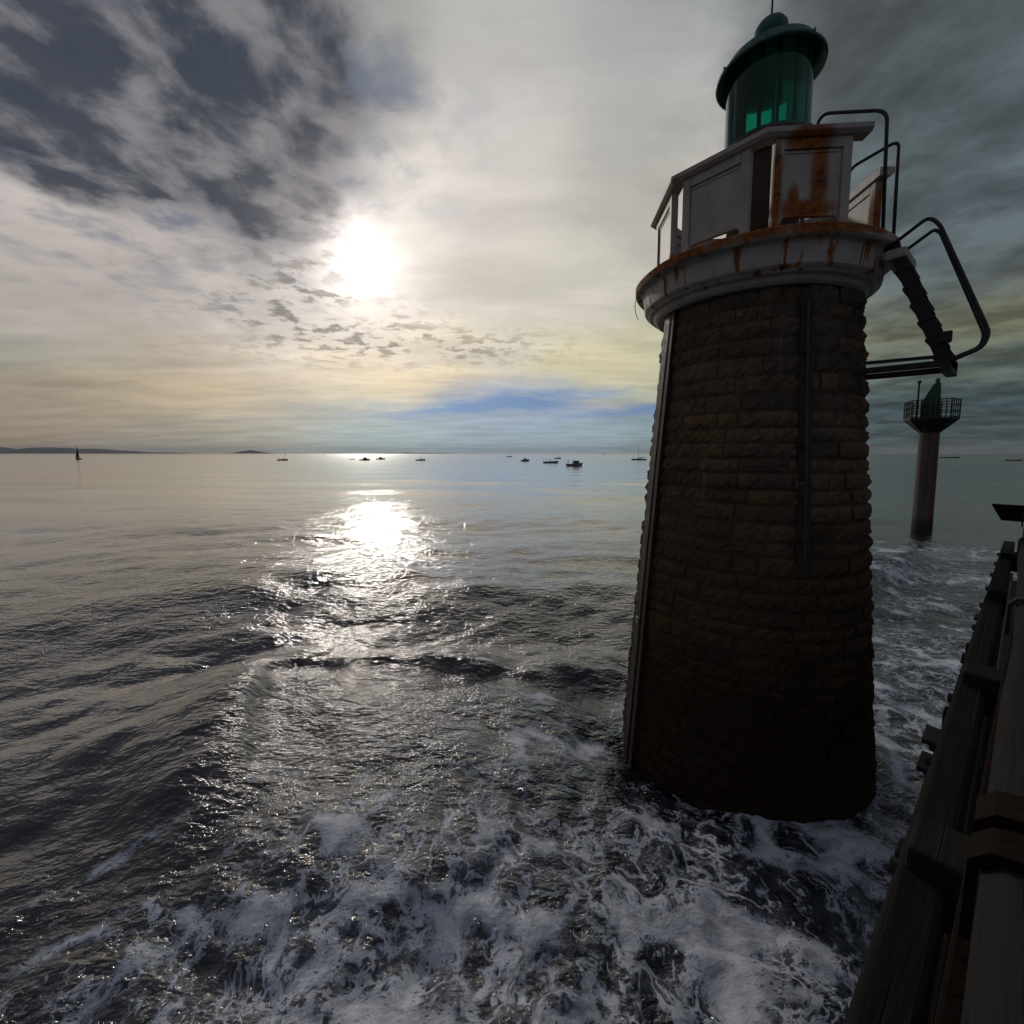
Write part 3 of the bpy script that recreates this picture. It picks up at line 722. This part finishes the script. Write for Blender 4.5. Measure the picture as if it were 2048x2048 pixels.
def boat(name, x, y, rz, L, Bm, fb, label, cat, group, hm=M_hull, cabin=None, ttop=False, mast=0, screen=False, outboard=True, bimini=False):
    r_ = empty(name, (x, y, .05), rz); tag(r_, label, cat, group)
    obj('hull', hull_bm(L, Bm, fb), hm, r_)
    if cabin:
        a_, b_, h_ = cabin
        cb = obj('cabin', cabin_bm(a_ * L, b_ * L, Bm * .72, fb * .8, fb + h_), M_cab, r_)
        bm = bmesh.new()
        for sy in (-1, 1): box(bm, ((a_ + b_) / 2 * L - .05, sy * Bm * .345, fb + h_ * .62), ((b_ - a_) * L * .62, .03, h_ * .38))
        box(bm, (b_ * L - .20, 0, fb + h_ * .62), (.05, Bm * .5, h_ * .36), Matrix.Rotation(R(-16), 3, 'Y')); obj('window', bm, M_win, cb)
        bm = bmesh.new(); box(bm, ((a_ + b_) / 2 * L - .22, 0, fb + h_ + .05), ((b_ - a_) * L * 1.02, Bm * .74, .07), None, .03); obj('cabin_roof', bm, M_cab, r_)
        bm = bmesh.new(); tube(bm, [((a_ + .02) * L, 0, fb + h_ + .05), ((a_ + .02) * L, 0, fb + h_ + .9)], .03, 6); obj('antenna', bm, M_out, r_)
    if screen:
        bm = bmesh.new(); box(bm, (.06 * L, 0, fb + .28), (.35, Bm * .45, .7), None, .05); obj('console', bm, M_cab, r_)
        bm = bmesh.new(); box(bm, (.06 * L + .14, 0, fb + .80), (.03, Bm * .42, .34), Matrix.Rotation(R(-20), 3, 'Y')); obj('windscreen', bm, M_win, r_)
    if ttop or bimini:
        c = .02 * L
        for sx in (-.55, .6):
            for sy in (-1, 1):
                bm = bmesh.new(); tube(bm, [(c + sx, sy * Bm * .30, fb * .8), (c + sx * .95, sy * Bm * .30, fb + 1.55)], .028, 6); obj('canopy_post', bm, M_out, r_)
        bm = bmesh.new(); box(bm, (c, 0, fb + 1.60), (L * .34 if ttop else L * .45, Bm * .8, .10), Matrix.Rotation(R(-3), 3, 'Y'), .045); obj('canopy', bm, M_canvas, r_)
    if mast:
        bm = bmesh.new(); tube(bm, [(.05 * L, 0, fb), (.05 * L, 0, mast)], .05, 8); obj('mast', bm, M_out, r_)
    if outboard:
        bm = bmesh.new(); box(bm, (-L / 2 - .18, 0, fb * .9), (.30, .34, .50), None, .08); box(bm, (-L / 2 - .18, 0, .1), (.14, .1, .8), None, .02); obj('outboard_motor', bm, M_out, r_)
    # pulpit rail
    bm = bmesh.new(); top = fb * 1.45
    pts = [(.18 * L, Bm * .40, fb * 1.15), (.20 * L, Bm * .38, top + .35), (.42 * L, Bm * .16, top + .42), (.53 * L, 0, top + .42), (.42 * L, -Bm * .16, top + .42), (.20 * L, -Bm * .38, top + .35), (.18 * L, -Bm * .40, fb * 1.15)]
    tube(bm, pts, .018, 6); obj('pulpit_rail', bm, M_out, r_)
    return r_
G1 = 'small motor boats fishing offshore'
MB = [ # name x y heading length beam freeboard label kwargs
 (-158.0, 300, 0.1, 6.3, 2.2, .7, 'lone open fishing boat with raised windscreen, leftmost motor boat left of the glitter', dict(hm=M_hulld, screen=True)),
 (-128.5, 350, 0.1, 4.4, 1.6, .35, 'tiny low dinghy left of the two cabin boats in the sun glitter', dict(hm=M_hulld, screen=False)),
 (-101.5, 300, 0.05, 6.4, 2.4, .75, 'dark cabin boat in the sun glitter, larger one of the pair with square wheelhouse', dict(hm=M_hulld, cabin=(-.12, .28, 1.15))),
 (-105.6, 350, 0.1, 6.4, 2.3, .7, 'dark cabin boat with low wheelhouse, right of its twin in the sun glitter', dict(hm=M_hulld, cabin=(-.15, .20, 1.1))),
 (-63.0, 300, 0.0, 5.8, 2.3, .65, 'dark open boat under a wide canopy, alone right of the sun glitter', dict(hm=M_hulld, bimini=True, screen=True)),
 (-4.1, 600, 0.2, 8.0, 2.6, .7, 'small distant boat, farthest left of the group beside the lighthouse', dict(hm=M_hulld, screen=True)),
 (8.1, 271, -.35, 4.9, 2.1, .75, 'rounded little grey boat with small cabin, second from left of the group beside the lighthouse', dict(cabin=(-.2, .25, .8))),
 (19.5, 221, .05, 7.0, 2.4, .7, 'long open grey boat carrying two standing anglers', dict(screen=True)),
 (41.8, 400, .1, 5.6, 2.3, .7, 'dark boat with canopy top just behind the boat with two anglers', dict(hm=M_hulld, ttop=True, screen=True)),
 (23.9, 167.9, .02, 5.7, 2.2, .78, 'nearest grey cabin boat with roofed wheelhouse and one person at its stern', dict(cabin=(-.08, .36, 1.15))),
 (352.7, 1682, 0, 11, 3.5, 1.0, 'faint tiny boat on the horizon between the fishing boats and the lighthouse', dict(hm=M_hulld, screen=True)),
 (467.4, 467, -.6, 14.5, 3.2, .8, 'long low dark boat far off, just right of the channel beacon', dict(hm=M_hulld, screen=True)),
 (333.3, 289.8, -.8, 7.0, 2.2, .55, 'low dark boat near the right edge of the view above the pier', dict(hm=M_hulld, screen=True)),
]
for x, y, rz, L, Bm, fb, lab, kw in MB:
    boat('motor_boat', x, y, rz, L, Bm, fb, lab, 'motor boat', G1, **kw)

def person(x, y, z, label, rz=0, arm=.5, sit=False, k=1.0):
    """one continuous skinned body, standing, one arm forward"""
    me = bpy.data.meshes.new('person'); b = bmesh.new(); sk = b.verts.layers.skin.verify()
    def vt(p, r): q = b.verts.new(Vector(p) * k); q[sk].radius = (r * k, r * k); return q
    pel = vt((0, 0, .95), .14); b.verts.ensure_lookup_table(); pel[sk].use_root = True
    ch = vt((.02, 0, 1.28), .165); nk = vt((.03, 0, 1.48), .06); hd = vt((.05, 0, 1.60), .095); tp = vt((.05, 0, 1.72), .08)
    for a_, c_ in ((pel, ch), (ch, nk), (nk, hd), (hd, tp)): b.edges.new((a_, c_))
    for s in (-1, 1):
        hp = vt((0, s * .10, .86), .095); kn = vt((.04, s * .13, .47), .065); an = vt((0, s * .14, .08), .045); ft = vt((.16, s * .15, .04), .04)
        b.edges.new((pel, hp)); b.edges.new((hp, kn)); b.edges.new((kn, an)); b.edges.new((an, ft))
        sh = vt((.02, s * .20, 1.40), .065); elb = vt((.08 + .05 * arm, s * .27, 1.14), .048); ha = vt((.30 * arm + .1, s * .20, 1.04 + .1 * arm), .036)
        b.edges.new((ch, sh)); b.edges.new((sh, elb)); b.edges.new((elb, ha))
    b.to_mesh(me); b.free()
    o = link('person', me, M_skin); o.location = (x, y, z); o.rotation_euler = (0, 0, rz)
    o.modifiers.new('skin', 'SKIN'); s_ = o.modifiers.new('sub', 'SUBSURF'); s_.levels = s_.render_levels = 1
    tag(o, label, 'person', 'people standing in the fishing boats'); return o
person(21.6, 167.9, .72, 'person in dark clothes standing at the stern of the nearest cabin boat', .2)
person(17.3, 221, .65, 'person in dark clothes fishing at the stern of the long open boat', 3.0)
person(19.0, 221, .75, 'person in dark clothes standing by the console of the long open boat', .1)
person(-160.2, 300, .65, 'person in dark clothes standing in the leftmost motor boat', 2.8)

def sailboat(x, y, rz, L, label, sails=True, mh=11.0):
    r_ = empty('sailing_boat', (x, y, .05), rz); tag(r_, label, 'sailing boat')
    obj('hull', hull_bm(L, L * .3, .85, .15), M_hulld if sails else M_hull, r_)
    bm = bmesh.new(); box(bm, (.02 * L, 0, 1.05), (L * .38, L * .16, .42), None, .1); obj('coachroof', bm, M_cab, r_)
    bm = bmesh.new(); tube(bm, [(.08 * L, 0, .8), (.08 * L, 0, mh)], [.09, .05], 8); tube(bm, [(.08 * L, 0, 1.9), (-.36 * L, 0, 1.85)], .06, 8); obj('mast', bm, M_out, r_)
    bm = bmesh.new()
    for p_ in ((.56 * L, 0, 1.1), (-.5 * L, 0, 1.0), (.06 * L, L * .14, 1), (.06 * L, -L * .14, 1)): tube(bm, [p_, (.08 * L, 0, mh * .98)], .018, 5)
    obj('rigging', bm, M_out, r_)
    def sail(nm, tack, head, clew, belly):
        bm = bmesh.new(); n = 10; g = []
        for i in range(n + 1):
            t_ = i / n; a_ = Vector(tack).lerp(Vector(head), t_); c_ = Vector(clew).lerp(Vector(head), t_ ** .92); row = []
            for j in range(7):
                u = j / 6; q = a_.lerp(c_, u); q.y += belly * math.sin(math.pi * u) * (1 - t_) + belly * .3 * u; row.append(q)
            g.append(row)
        vs = [[[bm.verts.new(q + Vector((0, d, 0))) for q in row] for row in g] for d in (0, .02)]
        for d in range(2):
            for i in range(n):
                for j in range(6): bm.faces.new((vs[d][i][j], vs[d][i][j + 1], vs[d][i + 1][j + 1], vs[d][i + 1][j]))
        obj(nm, bm, M_sail, r_, True)
    if sails:
        sail('mainsail', (.07 * L, 0, 2.0), (.07 * L, 0, mh - .2), (-.36 * L, 0, 1.95), .45)
        sail('jib', (.54 * L, 0, 1.2), (.09 * L, 0, mh * .9), (.0 * L, -.3, 1.6), -.5)
    else:
        bm = bmesh.new(); tube(bm, [(.06 * L, 0, 2.05), (-.34 * L, 0, 1.98)], [.16, .11], 10); obj('furled_sail', bm, M_canvas, r_)
        bm = bmesh.new(); box(bm, (-.36 * L, 0, 2.1), (1.5, 1.9, .08), None, .03)
        for sy in (-.8, .8): tube(bm, [(-.36 * L, sy, .9), (-.36 * L, sy, 2.1)], .03, 6)
        obj('bimini', bm, M_canvas, r_)
sailboat(-348, 350, 2.7, 7.6, 'dark sailed yacht under full sail by the distant hills at far left')
sailboat(93.0, 318, 2.9, 10.0, 'pale yacht with bare mast, half hidden behind the left side of the lighthouse', False, 11.5)
# tiny marks on the horizon
def buoy(x, y, h, lab):
    bm = bmesh.new(); lathe(bm, [(.0, -.3), (1.1, -.25), (1.1, .5), (.4, .8), (.22, h * .8), (.5, h * .82), (.5, h), (0, h)], 12)
    o = obj('buoy', bm, M_out); o.location = (x, y, 0); tag(o, lab, 'buoy', 'buoys near the horizon'); return o
buoy(-475, 915, 4.2, 'small dark buoy near the horizon just above the leftmost motor boat')
buoy(-475, 1100, 5.2, 'small dark buoy on the horizon between the leftmost motor boat and the glitter')

# ------------------------------------------------------------------ far hills
m_, t, b = mat('wooded hills'); p = pos(t); n = t.noise(p, .002, 6, .6)
t.put(b.inputs['Base Color'], t.mix(t.rng(n, .35, .65), (.05, .065, .05), (.085, .09, .07))); b.inputs['Roughness'].default_value = .95
M_hill = m_
def hills(name, x0, x1, ymid, depth, prof, nx=160, ny=14):
    V, F_ = [], []
    for j in range(ny + 1):
        v = j / ny; y = ymid + depth * (v - .5)
        for i in range(nx + 1):
            u = i / nx; x = x0 + (x1 - x0) * u
            h = np.interp(u, [q[0] for q in prof], [q[1] for q in prof]) * math.sin(math.pi * v) ** .8
            h *= 1 + .10 * math.sin(u * 37 + v * 3) + .06 * math.sin(u * 83 + v * 9) + .05 * math.sin(v * 17 + u * 20)
            V.append((x, y, h - 3))
    for j in range(ny):
        for i in range(nx): k = j * (nx + 1) + i; F_.append((k, k + 1, k + nx + 2, k + nx + 1))
    me = bpy.data.meshes.new(name); me.from_pydata(V, [], F_); o = link(name, me, M_hill, None, True)
    o['kind'] = 'structure'; return o
HY = 15000.
def hx(px): return (px - 1024) / 870. * HY
def hh(py): return (907 - py) / 870. * HY
hills('hills', hx(-500), hx(380), HY, 3000, [(0, hh(890)), (.30, hh(897)), (.55, hh(895)), (.575, hh(894)), (.61, hh(900)), (.66, hh(896.5)), (.70, hh(895)), (.73, hh(897)), (.755, hh(894.5)), (.79, hh(898)), (.85, hh(902)), (.93, hh(904)), (1, 0)])
hills('hills', hx(380), hx(470), HY * 1.15, 1500, [(0, 0), (.2, hh(906)), (.35, hh(902)), (.48, hh(899.5)), (.6, hh(900.5)), (.8, hh(904)), (1, 0)], 60)
hills('coastline', hx(640), hx(900), HY * 1.2, 1200, [(0, 0), (.2, hh(905.5)), (.5, hh(904.5)), (.8, hh(905.6)), (1, 0)], 60)

# ------------------------------------------------------------------ sea
def polydist(X, Y, pts):
    """signed-ish distance to a polyline and side (left of direction is positive), parameter along"""
    best = np.full(X.shape, 1e9); side = np.zeros(X.shape); par = np.zeros(X.shape); acc_ = 0
    for (x0, y0), (x1, y1) in zip(pts, pts[1:]):
        ex, ey = x1 - x0, y1 - y0; L2 = ex * ex + ey * ey; L = math.sqrt(L2)
        t_ = np.clip(((X - x0) * ex + (Y - y0) * ey) / L2, 0, 1)
        qx, qy = X - x0 - t_ * ex, Y - y0 - t_ * ey; d = np.hypot(qx, qy)
        cr = ex * (Y - y0) - ey * (X - x0); mk = d < best
        best = np.where(mk, d, best); side = np.where(mk, np.sign(cr), side); par = np.where(mk, acc_ + t_ * L, par); acc_ += L
    return best * side, par, acc_
def chaikin(p, n=3):
    p = [np.array(q, float) for q in p]
    for _ in range(n):
        o = [p[0]]
        for a_, b_ in zip(p, p[1:]): o += [a_ * .75 + b_ * .25, a_ * .25 + b_ * .75]
        o.append(p[-1]); p = o
    return [tuple(q) for q in p]
CREST = chaikin([(3.4, 9.0), (2.38, 9.19), (.86, 9.41), (-.72, 9.41), (-2.41, 9.58), (-3.8, 9.82), (-4.97, 9.55), (-5.42, 8.81), (-5.37, 7.91), (-4.76, 6.96), (-4.22, 6.32), (-3.61, 5.83), (-2.7, 5.6)])
SWELL = chaikin([(-26, 9), (-18, 10.5), (-12.8, 12.0), (-11, 14.0), (-9.6, 15.8), (-5.94, 15.9), (-2.04, 14.8), (1.0, 15.5), (3, 17)])
SWELL2 = chaikin([(8, 12.6), (11, 15), (14.5, 17.2), (20, 20.5)])      # breaker right of the lighthouse
def sea():
    # angular spacing: fine in front of the pier, coarse behind
    fa = np.concatenate([np.arange(-62, 62, .15), np.arange(62, 298, 3.0)]); na = len(fa)
    rr = [.6]
    while rr[-1] < 55: rr.append(rr[-1] * 1.0085)
    while rr[-1] < 700: rr.append(rr[-1] * 1.018)
    while rr[-1] < 28000: rr.append(rr[-1] * 1.06)
    rr = np.array(rr); nr = len(rr)
    A_, Rr = np.meshgrid(np.radians(fa), rr)
    X = Rr * np.sin(A_); Y = Rr * np.cos(A_)
    Z = np.zeros_like(X); dxs = np.zeros_like(X); dys = np.zeros_like(X)
    cell = np.maximum(Rr * .0105, .012)
    g = np.random.default_rng(5)
    # chop and ripples
    calm = np.clip(1 - (np.hypot(X + 5, Y - 6) / 5.0), 0, 1)          # smoother wedge of water lower left
    for k in range(150):
        lam = .16 * (22 / .16) ** (g.random() ** 1.15)
        th = g.normal(-1.75, .62) if lam > 1 else g.normal(-1.6, 1.0)
        kx, ky = math.cos(th) * 2 * math.pi / lam, math.sin(th) * 2 * math.pi / lam
        amp = .0062 * lam ** .90 * (.6 + .8 * g.random())
        if lam > 4: amp *= .55
        fade = np.clip((lam / cell - 3) / 4, 0, 1)
        dist = 1 / (1 + (Rr / (8 * lam ** .5 + 16)) ** 1.35)
        ph = kx * X + ky * Y + g.random() * 6.28 + .6 * np.sin(X * .31 / lam ** .3 + k) * np.sin(Y * .27 / lam ** .3 + 2 * k)
        a_ = amp * fade * dist
        if lam < 1.5: a_ = a_ * (1 - .45 * calm)
        Z += a_ * np.sin(ph); c_ = np.cos(ph) * a_ * .75
        dxs += c_ * math.cos(th); dys += c_ * math.sin(th)
    # curling wave round the tower
    d, par, tot = polydist(X + .16 * np.sin(Y * 1.9 + X * .7) + .07 * np.sin(Y * 5.1 + X), Y + .15 * np.sin(X * 1.6 + 1) + .06 * np.sin(X * 4.7 + Y * 2), CREST)
    env = np.clip(par / 1.5, 0, 1) * np.clip((tot - par) / 2.0, 0, 1); env = env * env * (3 - 2 * env)
    # crest runs right to left: its right-hand (outside) is negative d
    out_ = d < 0
    jit = .05 * np.sin(par * 3.1) + .03 * np.sin(par * 7.7 + 1)
    prof_ = np.where(out_, np.exp(-(d / 1.3) ** 2), np.exp(-np.abs(d / .34) ** 1.5))
    Z += (.21 + .07 * np.clip((par - 6.5) / 2.5, 0, 1) + .05 * np.sin(par * 1.3)) * (1 + 2 * jit) * env * prof_
    Z -= .05 * env * np.exp(-((d - .75) / .5) ** 2)
    # inside of the curl: agitated patch
    rip = 1 - .8 * np.clip(np.where(out_, 1, 0) * np.exp(-(np.hypot(X + 7.0, Y - 7.6) / 4.2) ** 4) * np.clip(np.abs(d) / .7, 0, 1), 0, 1)
    # long swell behind
    d, par, tot = polydist(X, Y, SWELL); env = np.clip(par / 6, 0, 1) * np.clip((tot - par) / 6, 0, 1)
    # offshore side is positive (line runs left to right)
    Z += .22 * env * np.where(d > 0, np.exp(-(d / 5) ** 2), np.exp(-(d / 2.3) ** 2))
    Z += .06 * np.sin((d - 9) * 1.1) * np.exp(-((d - 9) / 7) ** 2) * env
    d, par, tot = polydist(X, Y, SWELL2); env = np.clip(par / 2, 0, 1) * np.clip((tot - par) / 3, 0, 1)
    Z += .42 * env * np.where(d > 0, np.exp(-(d / 2.2) ** 2), np.exp(-(d / .9) ** 2))
    # water drawn down on the seaward flank of the tower, piled up towards the pier
    th = np.arctan2(Y - TY, X - TX); rt_ = np.hypot(X - TX, Y - TY)
    Z -= .42 * np.exp(-((np.angle(np.exp(1j * (th - R(196)))) / .75) ** 2)) * np.exp(-((rt_ - 1.9) / 1.1) ** 2)
    Z -= .06 * np.exp(-((rt_ - 2.0) / .5) ** 2)
    # ---- foam density laid out on the water (world metres)
    foam = np.zeros_like(X)
    B_ = [(-3.0, 3.6, 1.2, .8, .50), (-1.5, 3.7, 1.7, 1.0, .95), (-.1, 3.7, 1.4, .9, .95), (1.2, 3.5, 1.3, 1.0, 1.0), (2.5, 3.7, 1.2, 1.0, .95), (-.2, 4.9, 1.5, .8, .72),
          (1.5, 4.6, 1.3, .8, .72), (2.9, 4.9, 1.3, .7, .9), (4.2, 4.9, 1.0, .8, .85), (-2.0, 5.0, 1.4, .7, .62), (-.2, 6.1, 1.2, .7, .50), (1.1, 6.6, 1.0, .9, .62), (.8, 7.6, 1.5, .8, .30),
          (5.6, 5.6, 1.2, 1.2, .85), (6.9, 7.3, 1.6, 1.5, .78), (8.6, 9.0, 1.8, 1.6, .72), (10.5, 10.6, 2.2, 1.8, .72), (13.4, 14.0, 2.4, 1.8, .70), (16.4, 16.9, 4.0, 1.6, 1.0), (20.5, 20.8, 4.5, 2.4, .85),
          (-4.4, 3.4, 1.0, .8, .42), (.6, 2.6, 3.0, .9, 1.0), (-3.4, 5.7, .25, .25, .3)]
    for x_, y_, sx, sy, w_ in B_: foam = 1 - (1 - foam) * (1 - w_ * np.exp(-((X - x_) / sx) ** 2 - ((Y - y_) / sy) ** 2))
    d, par, tot = polydist(X, Y, chaikin([(-2.5, 5.85), (-3.3, 6.0), (-3.7, 5.5), (-4.1, 5.0), (-4.6, 4.5), (-5.2, 4.1)]))
    foam = np.maximum(foam, .72 * np.exp(-(d / .10) ** 2) * np.clip((tot - par) / 1.5, .25, 1))
    foam = np.maximum(foam, (.75 + .35 * np.sin(th * 3 + 1)) * np.exp(-((rt_ - 1.95) / .22) ** 2))
    Z += .02 * foam * np.sin(X * 9 + Y * 4) * np.sin(Y * 11 - X * 3) * (Rr < 25)
    rgh = np.clip(.035 + .085 * np.log10(np.maximum(Rr, 8) / 8), .035, .24)
    far = np.clip(1 / (1 + (Rr / 75) ** 1.1), .0, 1)
    X = X - dxs; Y = Y - dys
    V = np.stack([X, Y, Z], -1).reshape(-1, 3).astype(np.float32)
    idx = np.arange(nr * na).reshape(nr, na)
    q = np.stack([idx[:-1, :], np.roll(idx, -1, 1)[:-1, :], np.roll(idx, -1, 1)[1:, :], idx[1:, :]], -1).reshape(-1, 4)
    q = q[:, ::-1]
    me = bpy.data.meshes.new('sea'); me.vertices.add(len(V)); me.vertices.foreach_set('co', V.ravel())
    me.loops.add(q.size); me.loops.foreach_set('vertex_index', q.ravel().astype(np.int32))
    me.polygons.add(len(q)); me.polygons.foreach_set('loop_start', np.arange(0, q.size, 4, dtype=np.int32)); me.polygons.foreach_set('loop_total', np.full(len(q), 4, dtype=np.int32))
    me.update(calc_edges=True)
    for nm, arr in (('foam', foam), ('rough', rgh), ('near', rip)):
        at = me.attributes.new(nm, 'FLOAT', 'POINT'); at.data.foreach_set('value', arr.ravel().astype(np.float32))
    me.polygons.foreach_set('use_smooth', np.ones(len(q), dtype=bool))
    return me
def sea_mat():
    m, t, b = mat('sea water with foam'); p = pos(t)
    def A_(n): a = t.new('ShaderNodeAttribute'); a.attribute_name = n; return a.outputs['Fac']
    foam, rough, near = A_('foam'), A_('rough'), A_('near')
    fl = t.v('MULTIPLY', p, (1, 1, 0))
    w1 = t.v('SUBTRACT', t.noise(fl, .9, 4, .55, out='Color'), (.5, .5, .5))
    w2 = t.v('SUBTRACT', t.noise(fl, 4.0, 4, .6, out='Color'), (.5, .5, .5))
    q = t.v('ADD', t.v('ADD', fl, t.v('SCALE', w1, scale=1.0)), t.v('SCALE', w2, scale=.14))
    e1 = t.voro(q, 1.75, 'F1'); e2 = t.voro(q, 4.4, 'F1'); e3 = t.voro(q, 10.5, 'F1')
    nn = t.noise(t.v('ADD', fl, t.v('SCALE', w1, scale=.5)), 3.0, 5, .55); big = t.noise(fl, .8, 4, .55)
    dens = t.m('ADD', foam, t.m('MULTIPLY', t.m('SUBTRACT', big, .5), 1.3))
    dens = t.m('MULTIPLY', dens, .86)
    # round dark windows in a sheet of foam; finer lace inside them
    k1 = t.m('SUBTRACT', e1, t.m('SUBTRACT', .83, t.m('MULTIPLY', dens, .35)))
    k2 = t.m('SUBTRACT', e2, t.m('SUBTRACT', .90, t.m('MULTIPLY', dens, .30)))
    k3 = t.m('SUBTRACT', e3, t.m('SUBTRACT', .98, t.m('MULTIPLY', dens, .28)))
    rn = t.noise(t.v('ADD', q, (7, 3, 0)), 2.3, 5, .55); r1 = t.m('SUBTRACT', 1.0, t.m('ABSOLUTE', t.m('MULTIPLY', t.m('SUBTRACT', rn, .5), 5.0)))
    rm = t.noise(t.v('ADD', q, (2, 9, 0)), 6.0, 5, .6); r2 = t.m('SUBTRACT', 1.0, t.m('ABSOLUTE', t.m('MULTIPLY', t.m('SUBTRACT', rm, .5), 5.0)))
    v1 = t.m('MULTIPLY', t.m('SUBTRACT', r1, t.m('SUBTRACT', 1.02, t.m('MULTIPLY', dens, .34))), .9)
    v2 = t.m('MULTIPLY', t.m('SUBTRACT', r2, t.m('SUBTRACT', 1.12, t.m('MULTIPLY', dens, .30))), .55)
    kk = t.m('MAXIMUM', t.m('MAXIMUM', k1, t.m('MAXIMUM', k2, k3)), t.m('MAXIMUM', v1, v2))
    kk = t.m('ADD', kk, t.m('MULTIPLY', t.m('SUBTRACT', nn, .5), .35))
    pit = t.voro(q, 24, 'F1'); kk = t.m('SUBTRACT', kk, t.m('MULTIPLY', t.rng(pit, .42, .15), .11))
    f_ = t.rng(kk, -.02, .15)
    f_ = t.m('MULTIPLY', f_, t.m('MULTIPLY', t.rng(foam, .03, .25), t.rng(t.noise(t.v('ADD', q, (4, 4, 4)), 5.5, 6, .65), .36, .56, .62, 1)))
    thin = t.m('MULTIPLY', t.rng(dens, .3, .9), t.m('MULTIPLY', t.rng(nn, .42, .70), .24))       # milky aerated water
    f_ = t.m('MAXIMUM', f_, t.m('MULTIPLY', thin, t.rng(foam, .1, .4)))
    # ripples
    s1 = t.noise(t.v('MULTIPLY', fl, (1, 1.7, 1)), 3.2, 3, .6, .3)
    s2 = t.noise(t.v('MULTIPLY', fl, (1, 1.5, 1)), 11, 4, .62, .4)
    s3 = t.noise(t.v('MULTIPLY', fl, (1, 1.9, 1)), .8, 4, .6, .2)
    px_, py_, pz_ = t.xyz(p); Rw = t.v('LENGTH', fl)
    def lod(r): return t.m('DIVIDE', 1.0, t.m('ADD', 1.0, t.m('POWER', t.m('DIVIDE', Rw, r), 2.5)))
    s4 = t.noise(t.v('MULTIPLY', fl, (2.6, .5, 1)), 1.0, 3, .6, .3)
    s5 = t.noise(t.v('MULTIPLY', fl, (.9, .09, 1)), 1.0, 3, .6, .3)
    s6 = t.noise(t.v('MULTIPLY', fl, (.3, .010, 1)), 1.0, 3, .6, .3)
    hs = [(s1, .10, t.m('MULTIPLY', near, lod(24))), (s2, .034, t.m('MULTIPLY', near, lod(10))), (s3, .12, lod(45)), (s4, .04, t.m('MULTIPLY', lod(70), t.rng(Rw, 8, 22))), (s5, .08, t.m('MULTIPLY', lod(250), t.rng(Rw, 30, 80))), (s6, .22, t.m('MULTIPLY', lod(900), t.rng(Rw, 110, 300)))]
    hgt = None
    for n_, a_, l_ in hs:
        q_ = t.m('MULTIPLY', t.m('MULTIPLY', n_, a_), l_); hgt = q_ if hgt is None else t.m('ADD', hgt, q_)
    nb = t.bump(hgt, 1.0, 1.0)
    nbf = t.bump(hgt, .25, 1.0)
    fb = t.bump(t.m('ADD', t.m('MULTIPLY', f_, .010), t.m('MULTIPLY', t.noise(q, 16, 4, .6), .005)), .8, 1.0, nbf)
    t.put(b.inputs['Base Color'], (.012, .017, .024, 1)); t.put(b.inputs['Roughness'], rough); b.inputs['IOR'].default_value = 1.48
    t.put(b.inputs['Normal'], nb)
    b.inputs['Coat Weight'].default_value = 1.0; b.inputs['Coat IOR'].default_value = 1.38; t.put(b.inputs['Coat Roughness'], rough); t.put(b.inputs['Coat Normal'], nb)
    wf = t.new('ShaderNodeBsdfPrincipled'); t.put(wf.inputs['Base Color'], t.mix(t.rng(kk, .0, .28), (.42, .47, .60), (.80, .84, .92))); wf.inputs['Roughness'].default_value = .55
    wf.inputs['Specular IOR Level'].default_value = .3; t.put(wf.inputs['Normal'], fb)
    mx = t.new('ShaderNodeMixShader'); t.l.new(f_, mx.inputs[0]); t.l.new(b.outputs[0], mx.inputs[1]); t.l.new(wf.outputs[0], mx.inputs[2])
    t.l.new(mx.outputs[0], t.n['Material Output'].inputs[0]); return m
s = link('sea', sea(), sea_mat()); s['kind'] = 'structure'

# ------------------------------------------------------------------ sea air
bm = bmesh.new(); box(bm, (0, 0, 172.5), (60000, 60000, 355))
mh = bpy.data.materials.new('sea haze'); mh.use_nodes = True; th = NT(mh.node_tree); th.n.remove(th.n['Principled BSDF'])
vp = th.new('ShaderNodeVolumePrincipled'); vp.inputs['Color'].default_value = (.88, .92, 1, 1); vp.inputs['Density'].default_value = 2.6e-5
th.l.new(vp.outputs[0], th.n['Material Output'].inputs['Volume'])
hz_ = obj('haze', bm, mh); hz_['kind'] = 'stuff'
